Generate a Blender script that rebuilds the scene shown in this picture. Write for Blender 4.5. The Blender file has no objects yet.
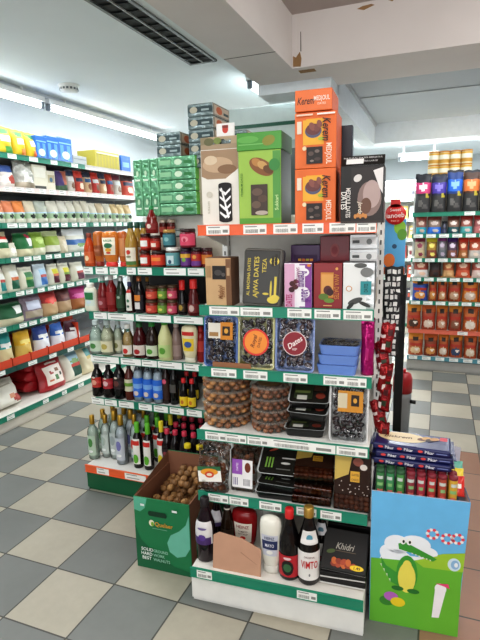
import bpy, bmesh, math, random
from mathutils import Vector, Matrix
random.seed(7)
COL = bpy.context.scene.collection
PI = math.pi
sc = bpy.context.scene

# ------------------------------------------------------------------ camera
F = 503.07; YAW, PITCH, ROLL = .3777, .1876, -.0234
CAM = Vector((1.505, -1.236, 1.473))
_f = Vector((-math.sin(YAW), math.cos(YAW), 0)); _r = Vector((math.cos(YAW), math.sin(YAW), 0)); _u = Vector((0, 0, 1))
CW = math.cos(PITCH) * _f - math.sin(PITCH) * _u
_u2 = math.cos(PITCH) * _u + math.sin(PITCH) * _f
CR = math.cos(ROLL) * _r + math.sin(ROLL) * _u2
CU = math.cos(ROLL) * _u2 - math.sin(ROLL) * _r
cd = bpy.data.cameras.new('camera'); cam = bpy.data.objects.new('camera', cd); COL.objects.link(cam)
cam.matrix_world = Matrix(((CR.x, CU.x, -CW.x, CAM.x), (CR.y, CU.y, -CW.y, CAM.y), (CR.z, CU.z, -CW.z, CAM.z), (0, 0, 0, 1)))
cd.sensor_fit = 'VERTICAL'; cd.sensor_height = 36; cd.lens = F / 640 * 36; cd.clip_start = .02; cd.clip_end = 60
sc.camera = cam


def pj(P):
    d = Vector(P) - CAM; z = d.dot(CW)
    return 240 + F * d.dot(CR) / z, 320 - F * d.dot(CU) / z


class Frame:
    """A shelf run: local x along it, local y into it; measures where things stand on it."""
    def __init__(s, ox, oy, deg, lo, hi):
        s.o = Vector((ox, oy, 0)); s.th = math.radians(deg); s.lo, s.hi = lo, hi
        s.ex = Vector((math.cos(s.th), math.sin(s.th), 0)); s.ey = Vector((-math.sin(s.th), math.cos(s.th), 0))

    def w(s, x, y, z):
        return s.o + s.ex * x + s.ey * y + Vector((0, 0, z))

    def X(s, px, y, z):
        lo, hi = s.lo, s.hi
        for _ in range(40):
            m = (lo + hi) / 2
            if pj(s.w(m, y, z))[0] > px: hi = m
            else: lo = m
        return lo

    def Z(s, x, y, py):
        lo, hi = -.2, 3.2
        for _ in range(40):
            m = (lo + hi) / 2
            if pj(s.w(x, y, m))[1] < py: hi = m
            else: lo = m
        return lo

    def fit(s, l, r, top, y, z):
        a, b = s.X(l, y, z), s.X(r, y, z)
        return (a + b) / 2, b - a, s.Z((a + b) / 2, y, top) - z


CEN = Frame(.646, .405, 3.5, -2, 3)
BOT = Frame(0, 0, 0, -2.5, 3)
LEF = Frame(-1.4, 0, 90, .3, 8)
REA = Frame(0, 3.94, 0, -2, 4)
FAR = Frame(0, 5.6, 0, -2, 4)

# ------------------------------------------------------------------ materials
_M = {}


def lin(h):
    h = h.lstrip('#'); o = []
    for i in (0, 2, 4):
        c = int(h[i:i + 2], 16) / 255
        o.append(c / 12.92 if c <= .04045 else ((c + .055) / 1.055) ** 2.4)
    return tuple(o) + (1,)


def M(col, rough=.5, kind='p', metal=0., var=.08, scale=18., a=.3, emit=0.):
    """A procedural material: a noise-varied principled surface, clear plastic, glass or a lit tube."""
    k = (col, rough, kind, metal, var, scale, a, emit)
    if k in _M: return _M[k]
    m = bpy.data.materials.new(kind + '_' + col.strip('#')); m.use_nodes = True
    nt = m.node_tree; nt.nodes.clear(); N = nt.nodes.new; L = nt.links.new
    out = N('ShaderNodeOutputMaterial')
    c = lin(col)
    if kind in ('p', 'foil'):
        b = N('ShaderNodeBsdfPrincipled'); tc = N('ShaderNodeTexCoord'); no = N('ShaderNodeTexNoise')
        no.inputs['Scale'].default_value = scale; L(tc.outputs['Object'], no.inputs['Vector'])
        mr = N('ShaderNodeMapRange'); mr.inputs['To Min'].default_value = 1 - var; mr.inputs['To Max'].default_value = 1 + var
        mx = N('ShaderNodeMix'); mx.data_type = 'RGBA'; mx.blend_type = 'MULTIPLY'; mx.inputs['Factor'].default_value = 1
        mx.inputs['A'].default_value = c
        L(no.outputs['Fac'], mr.inputs['Value']); L(mr.outputs['Result'], mx.inputs['B']); L(mx.outputs['Result'], b.inputs['Base Color'])
        b.inputs['Roughness'].default_value = rough; b.inputs['Metallic'].default_value = metal
        if kind == 'foil':
            bp = N('ShaderNodeBump'); bp.inputs['Strength'].default_value = .55; bp.inputs['Distance'].default_value = .02
            L(no.outputs['Fac'], bp.inputs['Height']); L(bp.outputs['Normal'], b.inputs['Normal'])
        L(b.outputs['BSDF'], out.inputs['Surface'])
    elif kind in ('glass', 'film'):
        t = N('ShaderNodeBsdfTransparent'); t.inputs['Color'].default_value = c
        g = N('ShaderNodeBsdfGlossy'); g.inputs['Roughness'].default_value = rough; g.inputs['Color'].default_value = (1, 1, 1, 1)
        fr = N('ShaderNodeLayerWeight'); fr.inputs['Blend'].default_value = a
        if kind == 'film':
            tc = N('ShaderNodeTexCoord'); no = N('ShaderNodeTexNoise'); no.inputs['Scale'].default_value = scale
            bp = N('ShaderNodeBump'); bp.inputs['Strength'].default_value = .8; bp.inputs['Distance'].default_value = .03
            L(tc.outputs['Object'], no.inputs['Vector']); L(no.outputs['Fac'], bp.inputs['Height'])
            L(bp.outputs['Normal'], g.inputs['Normal']); L(bp.outputs['Normal'], fr.inputs['Normal'])
        mx = N('ShaderNodeMixShader'); L(fr.outputs['Fresnel'], mx.inputs['Fac']); L(t.outputs['BSDF'], mx.inputs[1]); L(g.outputs['BSDF'], mx.inputs[2])
        L(mx.outputs['Shader'], out.inputs['Surface'])
    elif kind == 'haze':   # a clear liquid or plastic that also catches light
        t = N('ShaderNodeBsdfTransparent'); t.inputs['Color'].default_value = (.95, .97, .96, 1)
        b = N('ShaderNodeBsdfPrincipled'); b.inputs['Base Color'].default_value = c; b.inputs['Roughness'].default_value = rough
        mx = N('ShaderNodeMixShader'); mx.inputs['Fac'].default_value = a
        L(t.outputs['BSDF'], mx.inputs[1]); L(b.outputs['BSDF'], mx.inputs[2]); L(mx.outputs['Shader'], out.inputs['Surface'])
    elif kind == 'e':
        e = N('ShaderNodeEmission'); e.inputs['Color'].default_value = c; e.inputs['Strength'].default_value = emit
        L(e.outputs['Emission'], out.inputs['Surface'])
    _M[k] = m
    return m


def floor_mat():
    m = bpy.data.materials.new('checker_tiles'); m.use_nodes = True
    nt = m.node_tree; N = nt.nodes.new; L = nt.links.new; b = nt.nodes['Principled BSDF']
    g = N('ShaderNodeNewGeometry'); sp = N('ShaderNodeSeparateXYZ'); L(g.outputs['Position'], sp.inputs[0])

    def mt(op, a, b_=None, c=None):
        n = N('ShaderNodeMath'); n.operation = op
        for i, v in enumerate((a, b_, c)):
            if v is None: continue
            if isinstance(v, (int, float)): n.inputs[i].default_value = v
            else: L(v, n.inputs[i])
        return n.outputs[0]
    x = mt('DIVIDE', sp.outputs['X'], .3); y = mt('DIVIDE', sp.outputs['Y'], .3)
    fx, fy = mt('FLOOR', x), mt('FLOOR', y)
    par = mt('FLOORED_MODULO', mt('ADD', fx, fy), 2)

    def edge(v):
        f = mt('FRACT', v); return mt('MINIMUM', f, mt('SUBTRACT', 1, f))
    gro = mt('LESS_THAN', mt('MINIMUM', edge(x), edge(y)), .011)
    wn = N('ShaderNodeTexWhiteNoise'); wn.noise_dimensions = '2D'; cv = N('ShaderNodeCombineXYZ'); L(fx, cv.inputs[0]); L(fy, cv.inputs[1]); L(cv.outputs[0], wn.inputs['Vector'])
    no = N('ShaderNodeTexNoise'); no.inputs['Scale'].default_value = 30; no.inputs['Detail'].default_value = 5; L(g.outputs['Position'], no.inputs['Vector'])
    no2 = N('ShaderNodeTexNoise'); no2.inputs['Scale'].default_value = 2.5; no2.inputs['Detail'].default_value = 3; L(g.outputs['Position'], no2.inputs['Vector'])

    def mix(f, a, b_, mode='MIX'):
        n = N('ShaderNodeMix'); n.data_type = 'RGBA'; n.blend_type = mode
        if isinstance(f, (int, float)): n.inputs['Factor'].default_value = f
        else: L(f, n.inputs['Factor'])
        for k, v in (('A', a), ('B', b_)):
            if isinstance(v, tuple): n.inputs[k].default_value = v
            else: L(v, n.inputs[k])
        return n.outputs['Result']
    ch = mix(par, lin('#b0a999'), lin('#7b7d79'))
    brown = mix(wn.outputs['Value'], lin('#a5806a'), lin('#936c56'))
    isb = mt('MULTIPLY', mt('GREATER_THAN', sp.outputs['X'], 1.5), mt('LESS_THAN', sp.outputs['Y'], 2.1))
    col = mix(isb, ch, brown)
    v = mt('ADD', mt('MULTIPLY', wn.outputs['Value'], .1), mt('ADD', mt('MULTIPLY', no.outputs['Fac'], .16), mt('ADD', .6, mt('MULTIPLY', no2.outputs['Fac'], .4))))
    cc = N('ShaderNodeCombineColor'); [L(v, cc.inputs[i]) for i in range(3)]
    col = mix(1.0, col, cc.outputs[0], 'MULTIPLY')
    col = mix(gro, col, lin('#4a4842'))
    L(col, b.inputs['Base Color'])
    L(mt('ADD', .38, mt('MULTIPLY', no.outputs['Fac'], .25)), b.inputs['Roughness'])
    bp = N('ShaderNodeBump'); bp.inputs['Strength'].default_value = .25; bp.inputs['Distance'].default_value = .003
    L(mt('SUBTRACT', 1, gro), bp.inputs['Height']); L(bp.outputs['Normal'], b.inputs['Normal'])
    return m


WHITE = '#e9e9e6'; GREEN = '#1f7f66'; ORANGE = '#e8683a'; TICKET = '#f1f1ec'; INK = '#2b2b2b'; PANEL = '#dcdad4'
clearp = lambda: M('#f4f6f6', .08, 'glass', a=.22)
film = lambda: M('#f2f2f2', .12, 'film', scale=26., a=.38)


# ------------------------------------------------------------------ mesh building
class MB:
    def __init__(s):
        s.v, s.f, s.m, s.mats, s.sm = [], [], [], [], []
        s.T = Matrix.Identity(4)

    def mi(s, mat):
        if isinstance(mat, str): mat = M(mat)
        if mat not in s.mats: s.mats.append(mat)
        return s.mats.index(mat)

    def add(s, vs, fs, mat, smooth=False):
        n = len(s.v); s.v += [tuple(s.T @ Vector(p)) for p in vs]
        ms = mat if isinstance(mat, list) else None
        k0 = None if ms else s.mi(mat)
        for i, f in enumerate(fs):
            s.f.append(tuple(n + j for j in f)); s.m.append(s.mi(ms[i]) if ms else k0); s.sm.append(smooth)
        return s

    def box(s, x0, x1, y0, y1, z0, z1, mat, side=None, top=None, bev=0.):
        """front and back take mat, the two sides side, top and bottom top"""
        side = side or mat; top = top or side
        if bev:
            bm = bmesh.new(); bmesh.ops.create_cube(bm, size=1)
            for v in bm.verts: v.co = Vector((x0 + (v.co.x + .5) * (x1 - x0), y0 + (v.co.y + .5) * (y1 - y0), z0 + (v.co.z + .5) * (z1 - z0)))
            bmesh.ops.bevel(bm, geom=list(bm.edges), offset=bev, segments=2, affect='EDGES', profile=.5)
            bm.normal_update(); bm.verts.index_update()
            fs, ms = [], []
            for f in bm.faces:
                n = f.normal; fs.append([v.index for v in f.verts])
                ms.append(top if abs(n.z) > .8 else side if abs(n.x) > .8 else mat)
            s.add([v.co for v in bm.verts], fs, ms); bm.free(); return s
        p = [(x0, y0, z0), (x1, y0, z0), (x1, y1, z0), (x0, y1, z0), (x0, y0, z1), (x1, y0, z1), (x1, y1, z1), (x0, y1, z1)]
        return s.add(p, [(0, 1, 5, 4), (1, 2, 6, 5), (2, 3, 7, 6), (3, 0, 4, 7), (4, 5, 6, 7), (3, 2, 1, 0)], [mat, side, mat, side, top, top])

    def lathe(s, prof, mat, n=20, a0=0., a1=2 * PI, sy=1., cx=0, cy=0, cap=True, smooth=True):
        full = abs(a1 - a0 - 2 * PI) < 1e-6
        k = n if full else n + 1
        vs, fs = [], []
        for r, z in prof:
            for i in range(k):
                a = a0 + (a1 - a0) * i / n
                vs.append((cx + r * math.cos(a), cy + sy * r * math.sin(a), z))
        for j in range(len(prof) - 1):
            for i in range(n):
                i2 = (i + 1) % k if full else i + 1
                fs.append((j * k + i, j * k + i2, (j + 1) * k + i2, (j + 1) * k + i))
        if cap and full:
            fs.append(tuple(range(k - 1, -1, -1))); fs.append(tuple((len(prof) - 1) * k + i for i in range(k)))
        return s.add(vs, fs, mat, smooth)

    def poly(s, pts, y, mat):
        """a flat patch on the front plane y, pts are (x, z)"""
        return s.add([(x, y, z) for x, z in pts], [tuple(range(len(pts)))], mat)

    def rect(s, x0, x1, z0, z1, y, mat):
        return s.poly([(x0, z0), (x1, z0), (x1, z1), (x0, z1)], y, mat)

    def ell(s, cx, cz, rx, rz, y, mat, n=20, rot=0.):
        c, q = math.cos(rot), math.sin(rot)
        return s.poly([(cx + rx * math.cos(2 * PI * i / n) * c - rz * math.sin(2 * PI * i / n) * q,
                        cz + rx * math.cos(2 * PI * i / n) * q + rz * math.sin(2 * PI * i / n) * c) for i in range(n)], y, mat)

    def ball(s, c, r, mat, n=8, k=6, rot=None, lump=0.):
        vs, fs = [], []
        for j in range(k + 1):
            t = PI * j / k
            for i in range(n):
                a = 2 * PI * i / n
                q = 1 + lump * (random.random() - .5)
                p = Vector((r[0] * q * math.sin(t) * math.cos(a), r[1] * q * math.sin(t) * math.sin(a), r[2] * q * math.cos(t)))
                if rot: p = rot @ p
                vs.append(p + Vector(c))
        for j in range(k):
            for i in range(n):
                fs.append((j * n + i, (j + 1) * n + i, (j + 1) * n + (i + 1) % n, j * n + (i + 1) % n))
        return s.add(vs, fs, mat, True)

    def tube(s, pts, r, mat, n=8):
        vs, fs = [], []
        P = [Vector(p) for p in pts]
        for i, p in enumerate(P):
            d = (P[min(i + 1, len(P) - 1)] - P[max(i - 1, 0)]).normalized()
            a = d.orthogonal().normalized(); b = d.cross(a)
            for j in range(n):
                t = 2 * PI * j / n; vs.append(p + (a * math.cos(t) + b * math.sin(t)) * r)
        for i in range(len(P) - 1):
            for j in range(n):
                fs.append((i * n + j, i * n + (j + 1) % n, (i + 1) * n + (j + 1) % n, (i + 1) * n + j))
        fs.append(tuple(range(n - 1, -1, -1))); fs.append(tuple((len(P) - 1) * n + j for j in range(n)))
        return s.add(vs, fs, mat, True)

    def text(s, st, cx, cz, h, y, mat, rot=0., maxw=None, bold=0., shear=0.):
        vs, fs, w = glyphs(st, shear)
        sx = h / .72
        k = min(1., maxw / (w * sx)) if maxw else 1.
        c, q = math.cos(rot), math.sin(rot)
        P = []
        for x, z in vs:
            X, Z = (x - w / 2) * sx * k, (z - .36) * sx
            P.append((cx + X * c - Z * q, y, cz + X * q + Z * c))
        return s.add(P, fs, mat)

    def curved(s, st, R, cz, h, mat, maxw=None, a=-PI / 2, eps=.0016, sy=1.):
        vs, fs, w = glyphs(st, 0.)
        sx = h / .72; k = min(1., maxw / (w * sx)) if maxw else 1.
        P = []
        for x, z in vs:
            t = a + (x - w / 2) * sx * k / R
            P.append(((R + eps) * math.cos(t), sy * (R + eps) * math.sin(t), cz + (z - .36) * sx))
        return s.add(P, fs, mat)

    def build(s, name, parent=None, loc=None, rot=None):
        me = bpy.data.meshes.new(name)
        me.from_pydata(s.v, [], s.f)
        for m in s.mats: me.materials.append(m)
        me.polygons.foreach_set('material_index', s.m)
        me.polygons.foreach_set('use_smooth', s.sm)
        me.update()
        o = bpy.data.objects.new(name, me); COL.objects.link(o)
        if parent: o.parent = parent
        if loc: o.location = loc
        if rot: o.rotation_euler = rot
        return o


_G = {}


def glyphs(st, shear):
    k = (st, shear)
    if k not in _G:
        cu = bpy.data.curves.new('lettering', 'FONT'); cu.body = st; cu.size = 1; cu.resolution_u = 2; cu.shear = shear; cu.offset = .012
        o = bpy.data.objects.new('lettering', cu)
        me = bpy.data.meshes.new_from_object(o)
        vs = [(v.co.x, v.co.y) for v in me.vertices]; fs = [tuple(p.vertices) for p in me.polygons]
        w = max([v[0] for v in vs] + [.01])
        bpy.data.objects.remove(o); bpy.data.curves.remove(cu); bpy.data.meshes.remove(me)
        _G[k] = (vs, fs, w)
    return _G[k]


_SHORT = ((' of the grocery wall', ', grocery wall'), (' of the snack shelves', ', snack shelves'), (' of the sauce bay', ', sauce bay'), (' on the end stand', ', end stand'), (' with a green picture strip', ''),
          (' of its stack of four on the fourth shelf', ' of its stack of four'), (' in a red tray', ' in red tray'), (', end stand', ''), (', sauce bay', ''), (' at the outer end of the', ', outer end of'), (' at the inner end of the', ', inner end of'),
          (', outer end of the', ', outer end of'), (', inner end of the', ', inner end of'), (' in the middle of the pile', ', mid-pile'), (' at the bottom of the pile', ', pile bottom'), (' at the frame edge of the', ' at frame edge,'), (' cut by the frame edge on the', ' at frame edge,'),
          (' from the outer end', ' column'), (' on the fourth shelf', ', fourth shelf'), (' on the fifth shelf', ', fifth shelf'), (' with a ', ' with '), (' on the ', ' on '), (' in the ', ' in '), (' of the ', ' of '), (' by the ', ' by '))


def trim(t):
    for a, b in _SHORT:
        if len(t.split()) <= 15: break
        t = t.replace(a, b)
    return t


def tag(o, label, cat, group=None):
    o['label'] = trim(label); o['category'] = cat
    if group: o['group'] = group
    return o


def thing(name):
    o = bpy.data.objects.new(name, None); o.empty_display_size = .05; COL.objects.link(o); return o


def kids(o): return [c for c in bpy.data.objects if c.parent == o]


_K = {}


def copy_tree(o, parent=None):
    c = o.copy(); COL.objects.link(c)
    if parent:
        c.parent = parent; c.matrix_parent_inverse = o.matrix_parent_inverse
    for k in _K[o.name]: copy_tree(k, c)
    _K[c.name] = []
    return c


def register(o):
    ch = kids(o); _K[o.name] = ch
    for c in ch: register(c)


_P = {}


def put(key, make, fr, x, y, z, label, cat, group=None, turn=0., lean=0., roll=0.):
    """stand a thing on a run; the first of its kind is built, later ones are copies of it and its parts"""
    if key in _P:
        src = _P[key]; o = copy_tree(src)
        for p in list(o.keys()): del o[p]
    else:
        o = make(); _P[key] = o; register(o)
    o.location = fr.w(x, y, z); o.rotation_euler = (math.radians(lean), math.radians(roll), fr.th + math.radians(turn))
    tag(o, label, cat, group)
    return o


def struct(mb, name):
    o = mb.build(name); o['kind'] = 'structure'; return o


# ------------------------------------------------------------------ art on faces: regions in u (-1..1), v (0..1)
def inreg(r, u, v):
    if r[0] == 'r': return r[1] <= u <= r[2] and r[3] <= v <= r[4]
    if r[0] == 'e': return ((u - r[1]) / r[3]) ** 2 + ((v - r[2]) / r[4]) ** 2 <= 1
    return False


def art_flat(mb, art, w, h, y, z0=0., cx=0.):
    for i, r in enumerate(art):
        yy = y - .0005 * (i + 1)
        if r[0] == 'r': mb.rect(cx + r[1] * w / 2, cx + r[2] * w / 2, z0 + r[3] * h, z0 + r[4] * h, yy, r[5])
        elif r[0] == 'e': mb.ell(cx + r[1] * w / 2, z0 + r[2] * h, r[3] * w / 2, r[4] * h, yy, r[5], rot=r[6] if len(r) > 6 else 0.)
        elif r[0] == 'p': mb.poly([(cx + a * w / 2, z0 + b * h) for a, b in r[1]], yy, r[2])
        elif r[0] == 't':  # text u v height string mat rot maxw
            mb.text(r[4], cx + r[1] * w / 2, z0 + r[2] * h, r[3] * h, yy, r[5], r[6] if len(r) > 6 else 0., (r[7] if len(r) > 7 else None), shear=r[8] if len(r) > 8 else 0.)


def pouch_mb(w, h, d, base, art=(), nu=13, nv=18, flop=0., top=.94, crush=.02, seed=1):
    rnd = random.Random(seed); ph = [rnd.random() * 6 for _ in range(6)]
    mb = MB()
    T, W = {}, {}
    vs = []
    for side in (-1, 1):
        for j in range(nv + 1):
            v = j / nv
            q = (1 - .25 * max(0, .12 - v) / .12) * (max(0, 1 - (v / top) ** 3.2)) ** .75 if v < top else 0.
            ww = w * (1 - .05 * math.sin(PI * min(v / top, 1)) - .02 * math.sin(v * 9 + ph[0]))
            for i in range(nu + 1):
                u = -1 + 2 * i / nu
                t = d / 2 * max(0, 1 - abs(u) ** 2.6) ** .6 * q + .002
                t *= 1 + crush * 4 * math.sin(u * 5 + ph[1] + v * 7) * math.sin(v * 8 + ph[2] + side)
                x = ww / 2 * u + crush * w * math.sin(v * 11 + ph[3]) * .3
                yy = side * t + flop * max(0, v - .45) ** 2 * -h
                zz = h * v + crush * h * math.sin(u * 6 + ph[4]) * v * .5
                vs.append((x, yy, zz))
    fs, ms = [], []
    K = (nv + 1) * (nu + 1)
    for si in (0, 1):
        for j in range(nv):
            for i in range(nu):
                a = si * K + j * (nu + 1) + i; f = (a, a + 1, a + nu + 2, a + nu + 1)
                fs.append(f if si == 0 else f[::-1])
                m = base
                if si == 0:
                    u, v = -1 + 2 * (i + .5) / nu, (j + .5) / nv
                    for r in art:
                        if inreg(r, u, v): m = r[-1] if r[0] != 'e' else r[5]
                ms.append(m)
    for i in range(nu): fs.append((i, K + i, K + i + 1, i + 1)); ms.append(base)
    mb.add(vs, fs, ms, True)
    return mb


def carton_mb(w, h, d, front, side=None, top=None, art=(), sideart=(), bev=.002):
    mb = MB(); mb.box(-w / 2, w / 2, -d / 2, d / 2, 0, h, front, side, top, bev)
    art_flat(mb, art, w, h, -d / 2)
    if sideart:
        mb.T = Matrix.Rotation(PI / 2, 4, 'Z'); art_flat(mb, sideart, d, h, -w / 2); mb.T = Matrix.Identity(4)
    return mb


def single(mb, name): return mb.build(name)


# bottles: profile of (radius share, height share)
BP = {
    'wine': [(.9, 0), (1, .02), (1, .55), (.95, .62), (.62, .7), (.36, .77), (.32, .93)],
    'sauce': [(.9, 0), (1, .02), (1, .5), (.93, .6), (.6, .75), (.42, .85), (.4, .9)],
    'soda': [(.85, 0), (1, .03), (1, .28), (.92, .36), (1, .46), (1, .62), (.75, .76), (.36, .88), (.34, .92)],
    'squeeze': [(.8, 0), (.95, .02), (1, .1), (.93, .4), (1, .65), (.95, .76), (.7, .84), (.45, .87)],
    'invert': [(.62, .13), (.7, .16), (.85, .3), (.92, .45), (1, .7), (1, .85), (.9, .95), (.6, .99), (.1, 1.)],
    'jar': [(.9, 0), (1, .03), (1, .7), (.95, .78), (.85, .84)],
    'gourd': [(.9, 0), (1, .04), (1, .34), (.78, .46), (.82, .55), (.6, .68), (.36, .8), (.34, .9)],
    'slim': [(.9, 0), (1, .02), (1, .6), (.9, .68), (.55, .76), (.42, .82), (.4, .9)],
}


def bottle(name, kind, R, H, body, cap, capz=None, lab=None, txt=(), sy=1., capr=None, liquid=None, n=18, extra=()):
    """parts: body, cap, label (with its printing); lab = list of (z0, z1, colour, half angle)"""
    t = thing(name)
    prof = [(r * R, z * H) for r, z in BP[kind]]
    mb = MB(); mb.lathe(prof, body, n, sy=sy); mb.build('body', t)
    if liquid:
        lp = [(max(r - .003, .002), z + (.003 if i == 0 else 0)) for i, (r, z) in enumerate(prof) if z < H * .8]
        mb = MB(); mb.lathe(lp, liquid, n, sy=sy); mb.build('liquid', t)
    mb = MB()
    if kind == 'invert':
        mb.lathe([(.66 * R, 0), (.7 * R, .01), (.64 * R, H * .14), (.3 * R, H * .15)], cap, n, sy=sy)
    else:
        z0 = prof[-1][1] - (.035 * H if kind != 'jar' else .02 * H); r0 = capr * R if capr else prof[-1][0] + (.002 if kind != 'jar' else .003)
        if capz: z0 = capz * H
        mb.lathe([(r0, z0), (r0 * 1.02, z0 + .01 * H), (r0, H - .01 * H), (r0 * .85, H)], cap, n, sy=sy if kind == 'jar' else 1)
    mb.build('lid' if kind == 'jar' else 'cap', t)
    if lab:
        mb = MB(); zs = [p[1] for p in prof]

        def rad(z):
            for (ra, za), (rb, zb) in zip(prof, prof[1:]):
                if za <= z <= zb: return ra + (rb - ra) * (z - za) / max(zb - za, 1e-6)
            return prof[-1][0]
        for i, (z0, z1, mat, ha) in enumerate(lab):
            e = .0008 * (i + 1); pts = sorted([z0 * H + (z1 - z0) * H * k / 4 for k in range(5)] + [z for z in zs if z0 * H < z < z1 * H])
            full = ha >= PI - .01
            mb.lathe([(rad(z) + e, z) for z in pts], mat, n if full else 12, -PI / 2 - ha, -PI / 2 + ha, sy=sy, cap=False)
        for st, z, hh, mat, mw in txt:
            mb.curved(st, rad(z * H) + .0008 * (len(lab) + 1), z * H, hh * H, mat, mw * R, sy=sy)
        for q, (cz, rx, rz, mat) in enumerate(extra):   # printed spot on the label
            r_ = rad(cz * H) + .0008 * (len(lab) + 1) + .0004 * (q + 1); n_ = 10; vs = []
            for k in range(n_ + 1):
                p = -1 + 2 * k / n_; hh = rz * H * math.sqrt(max(0, 1 - p * p)); t_ = p * rx * R / r_
                for z_ in (-hh, hh): vs.append((r_ * math.sin(t_), -sy * r_ * math.cos(t_), cz * H + z_))
            mb.add(vs, [(2 * k, 2 * k + 2, 2 * k + 3, 2 * k + 1) for k in range(n_)], mat)
        mb.build('label', t)
    return t


# ------------------------------------------------------------------ shelving
def ticket(x, w, z, h, y, barcode=True):
    mb = MB(); mb.box(x - w / 2, x + w / 2, y - .0015, y, z, z + h, TICKET)
    yy = y - .0021; g = M('#8d8d88')
    mb.rect(x - w * .42, x + w * .1, z + h * .7, z + h * .8, yy, g)
    if barcode:
        k = x - w * .4; rnd = random.Random(int(x * 9999))
        while k < x + w * .12:
            b = rnd.uniform(.0008, .002); mb.rect(k, k + b, z + h * .12, z + h * .48, yy, '#55554f'); k += b + rnd.uniform(.001, .0025)
        mb.rect(x + w * .22, x + w * .44, z + h * .2, z + h * .5, yy, g)
    else:
        mb.rect(x - w * .38, x + w * .2, z + h * .22, z + h * .36, yy, M('#a9a9a4'))
    return mb


def shelf_unit(fr, x0, W, levels, H, depth, label, base_y=0., base_h=.11, back_y=None, group=None, strip_h=.04, ends=True, basecol='#cfc8bc', slots=False, big=False, panel=PANEL):
    """levels: (strip-top z, front y, strip colour, [(ticket x, width)], board colour)"""
    t = thing('shelf_unit'); t.location = fr.w(x0, 0, 0); t.rotation_euler = (0, 0, fr.th)
    tag(t, label, 'shelf unit', group)
    by = back_y or depth
    mb = MB(); mb.box(0, W, by, by + .02, 0, H, panel)
    if slots: [mb.box(x - .002, x + .002, by - .001, by, .15, H - .02, '#8c8c88') for x in (W * .02, W * .98)]
    mb.build('back_panel', t)
    mb = MB(); mb.box(.002, W - .002, base_y + .02, by, 0.0, base_h, basecol); mb.box(.0, W, base_y + .012, base_y + .02, .015, base_h, basecol)
    mb.build('base_plinth', t)
    for s in (0, 1):
        mb = MB(); x = -.012 if s == 0 else W - .012
        mb.box(x, x + .024, by - .03, by + .03, 0, H + .01, WHITE)
        k = .1
        while slots and k < H:
            mb.rect(x + .009, x + .015, k, k + .018, by - .0305, '#444444')
            mb.T = Matrix.Rotation(PI / 2, 4, 'Z'); mb.rect(by - .006, by + .006, k, k + .022, -(x + .0245), '#333333'); mb.T = Matrix.Identity(4)
            k += .04
        mb.build('upright', t)
    for z, fy, sc_, tick, bc in levels:
        mb = MB(); mb.box(.004, W - .004, fy + .006, by - .001, z - .03, z - .006, bc)
        if ends:
            for x in (.004, W - .01): mb.add([(x, fy + .01, z - .03), (x, by, z - .03), (x, by, z - .1), (x + .006, fy + .01, z - .03), (x + .006, by, z - .03), (x + .006, by, z - .1)],
                                            [(0, 1, 2), (5, 4, 3), (0, 2, 5, 3), (1, 4, 5, 2), (0, 3, 4, 1)], bc)
        sh = mb.build('shelf', t)
        mb = MB(); mb.box(.002, W - .002, fy - .001, fy + .006, z - strip_h, z, sc_)
        mb.box(.002, W - .002, fy - .004, fy - .001, z - .003, z, sc_); mb.box(.002, W - .002, fy - .004, fy - .001, z - strip_h, z - strip_h + .003, sc_)
        mb.build('price_strip', sh)
        for tx, tw in tick:
            ticket(tx, tw, z - strip_h + .003, strip_h - .004, fy - .0012, big).build('price_ticket', sh)
    return t

# ================================================================== the room
CEIL = '#dfe3e6'
mb = MB(); mb.add([(-1.97, -3.2, 0), (3.8, -3.2, 0), (3.8, 8, 0), (-1.97, 8, 0)], [(0, 1, 2, 3)], floor_mat()); struct(mb, 'floor')
wall = M('#c3c9cb', .8, var=.04, scale=3)
for n, b in (('wall_left', (-2.05, -1.97, -3.2, 8, 0, 3)), ('wall_right', (3.8, 3.88, -3.2, 8, 0, 3)), ('wall_back', (-2.05, 3.88, 8, 8.08, 0, 3)), ('wall_front', (-2.05, 3.88, -3.28, -3.2, 0, 3))):
    mb = MB(); mb.box(*b, wall); struct(mb, n)
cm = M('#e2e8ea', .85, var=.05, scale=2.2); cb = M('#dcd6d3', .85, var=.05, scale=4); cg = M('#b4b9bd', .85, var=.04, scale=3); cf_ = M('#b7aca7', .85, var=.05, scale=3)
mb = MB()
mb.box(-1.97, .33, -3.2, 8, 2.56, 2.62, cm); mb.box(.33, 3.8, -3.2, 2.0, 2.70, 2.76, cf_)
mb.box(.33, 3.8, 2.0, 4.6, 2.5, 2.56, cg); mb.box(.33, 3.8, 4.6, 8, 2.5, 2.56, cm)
mb.box(-1.97, 3.8, -3.2, 8, 2.9, 2.96, cm)
for yy in (3.35,): mb.box(.8, 3.8, yy, yy + .03, 2.492, 2.5, '#a9adb0')
struct(mb, 'ceiling')
chip = M('#9b7a55', .9, var=.2); crack = M('#57524c', .9)
mb = MB(); mb.box(.31, .617, -3.2, 2.24, 2.4, 2.72, cb)
mb.box(.31, .617, 1.62, 1.624, 2.3985, 2.4, crack)
struct(mb, 'beam_lengthwise')
mb = MB(); mb.box(.617, 3.8, 1.965, 2.47, 2.4, 2.72, cb)
for x0, x1, z0 in ((1.0, 1.1, 2.67), (1.17, 1.23, 2.69), (1.38, 1.44, 2.695)):
    mb.add([(x0, 1.9645, z0), (x0 + (x1 - x0) * .4, 1.9645, z0 - .012), (x1, 1.9645, z0 + .006), (x1 - .02, 1.9645, z0 + .014), (x0 + .03, 1.9645, z0 + .01)], [(0, 1, 2, 3, 4)], chip)
mb.add([(.622, 1.9645, 2.41), (.67, 1.9645, 2.405), (.675, 1.9645, 2.45), (.665, 1.9645, 2.49), (.64, 1.9645, 2.46), (.622, 1.9645, 2.47)], [(0, 1, 2, 3, 4, 5)], chip)
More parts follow.
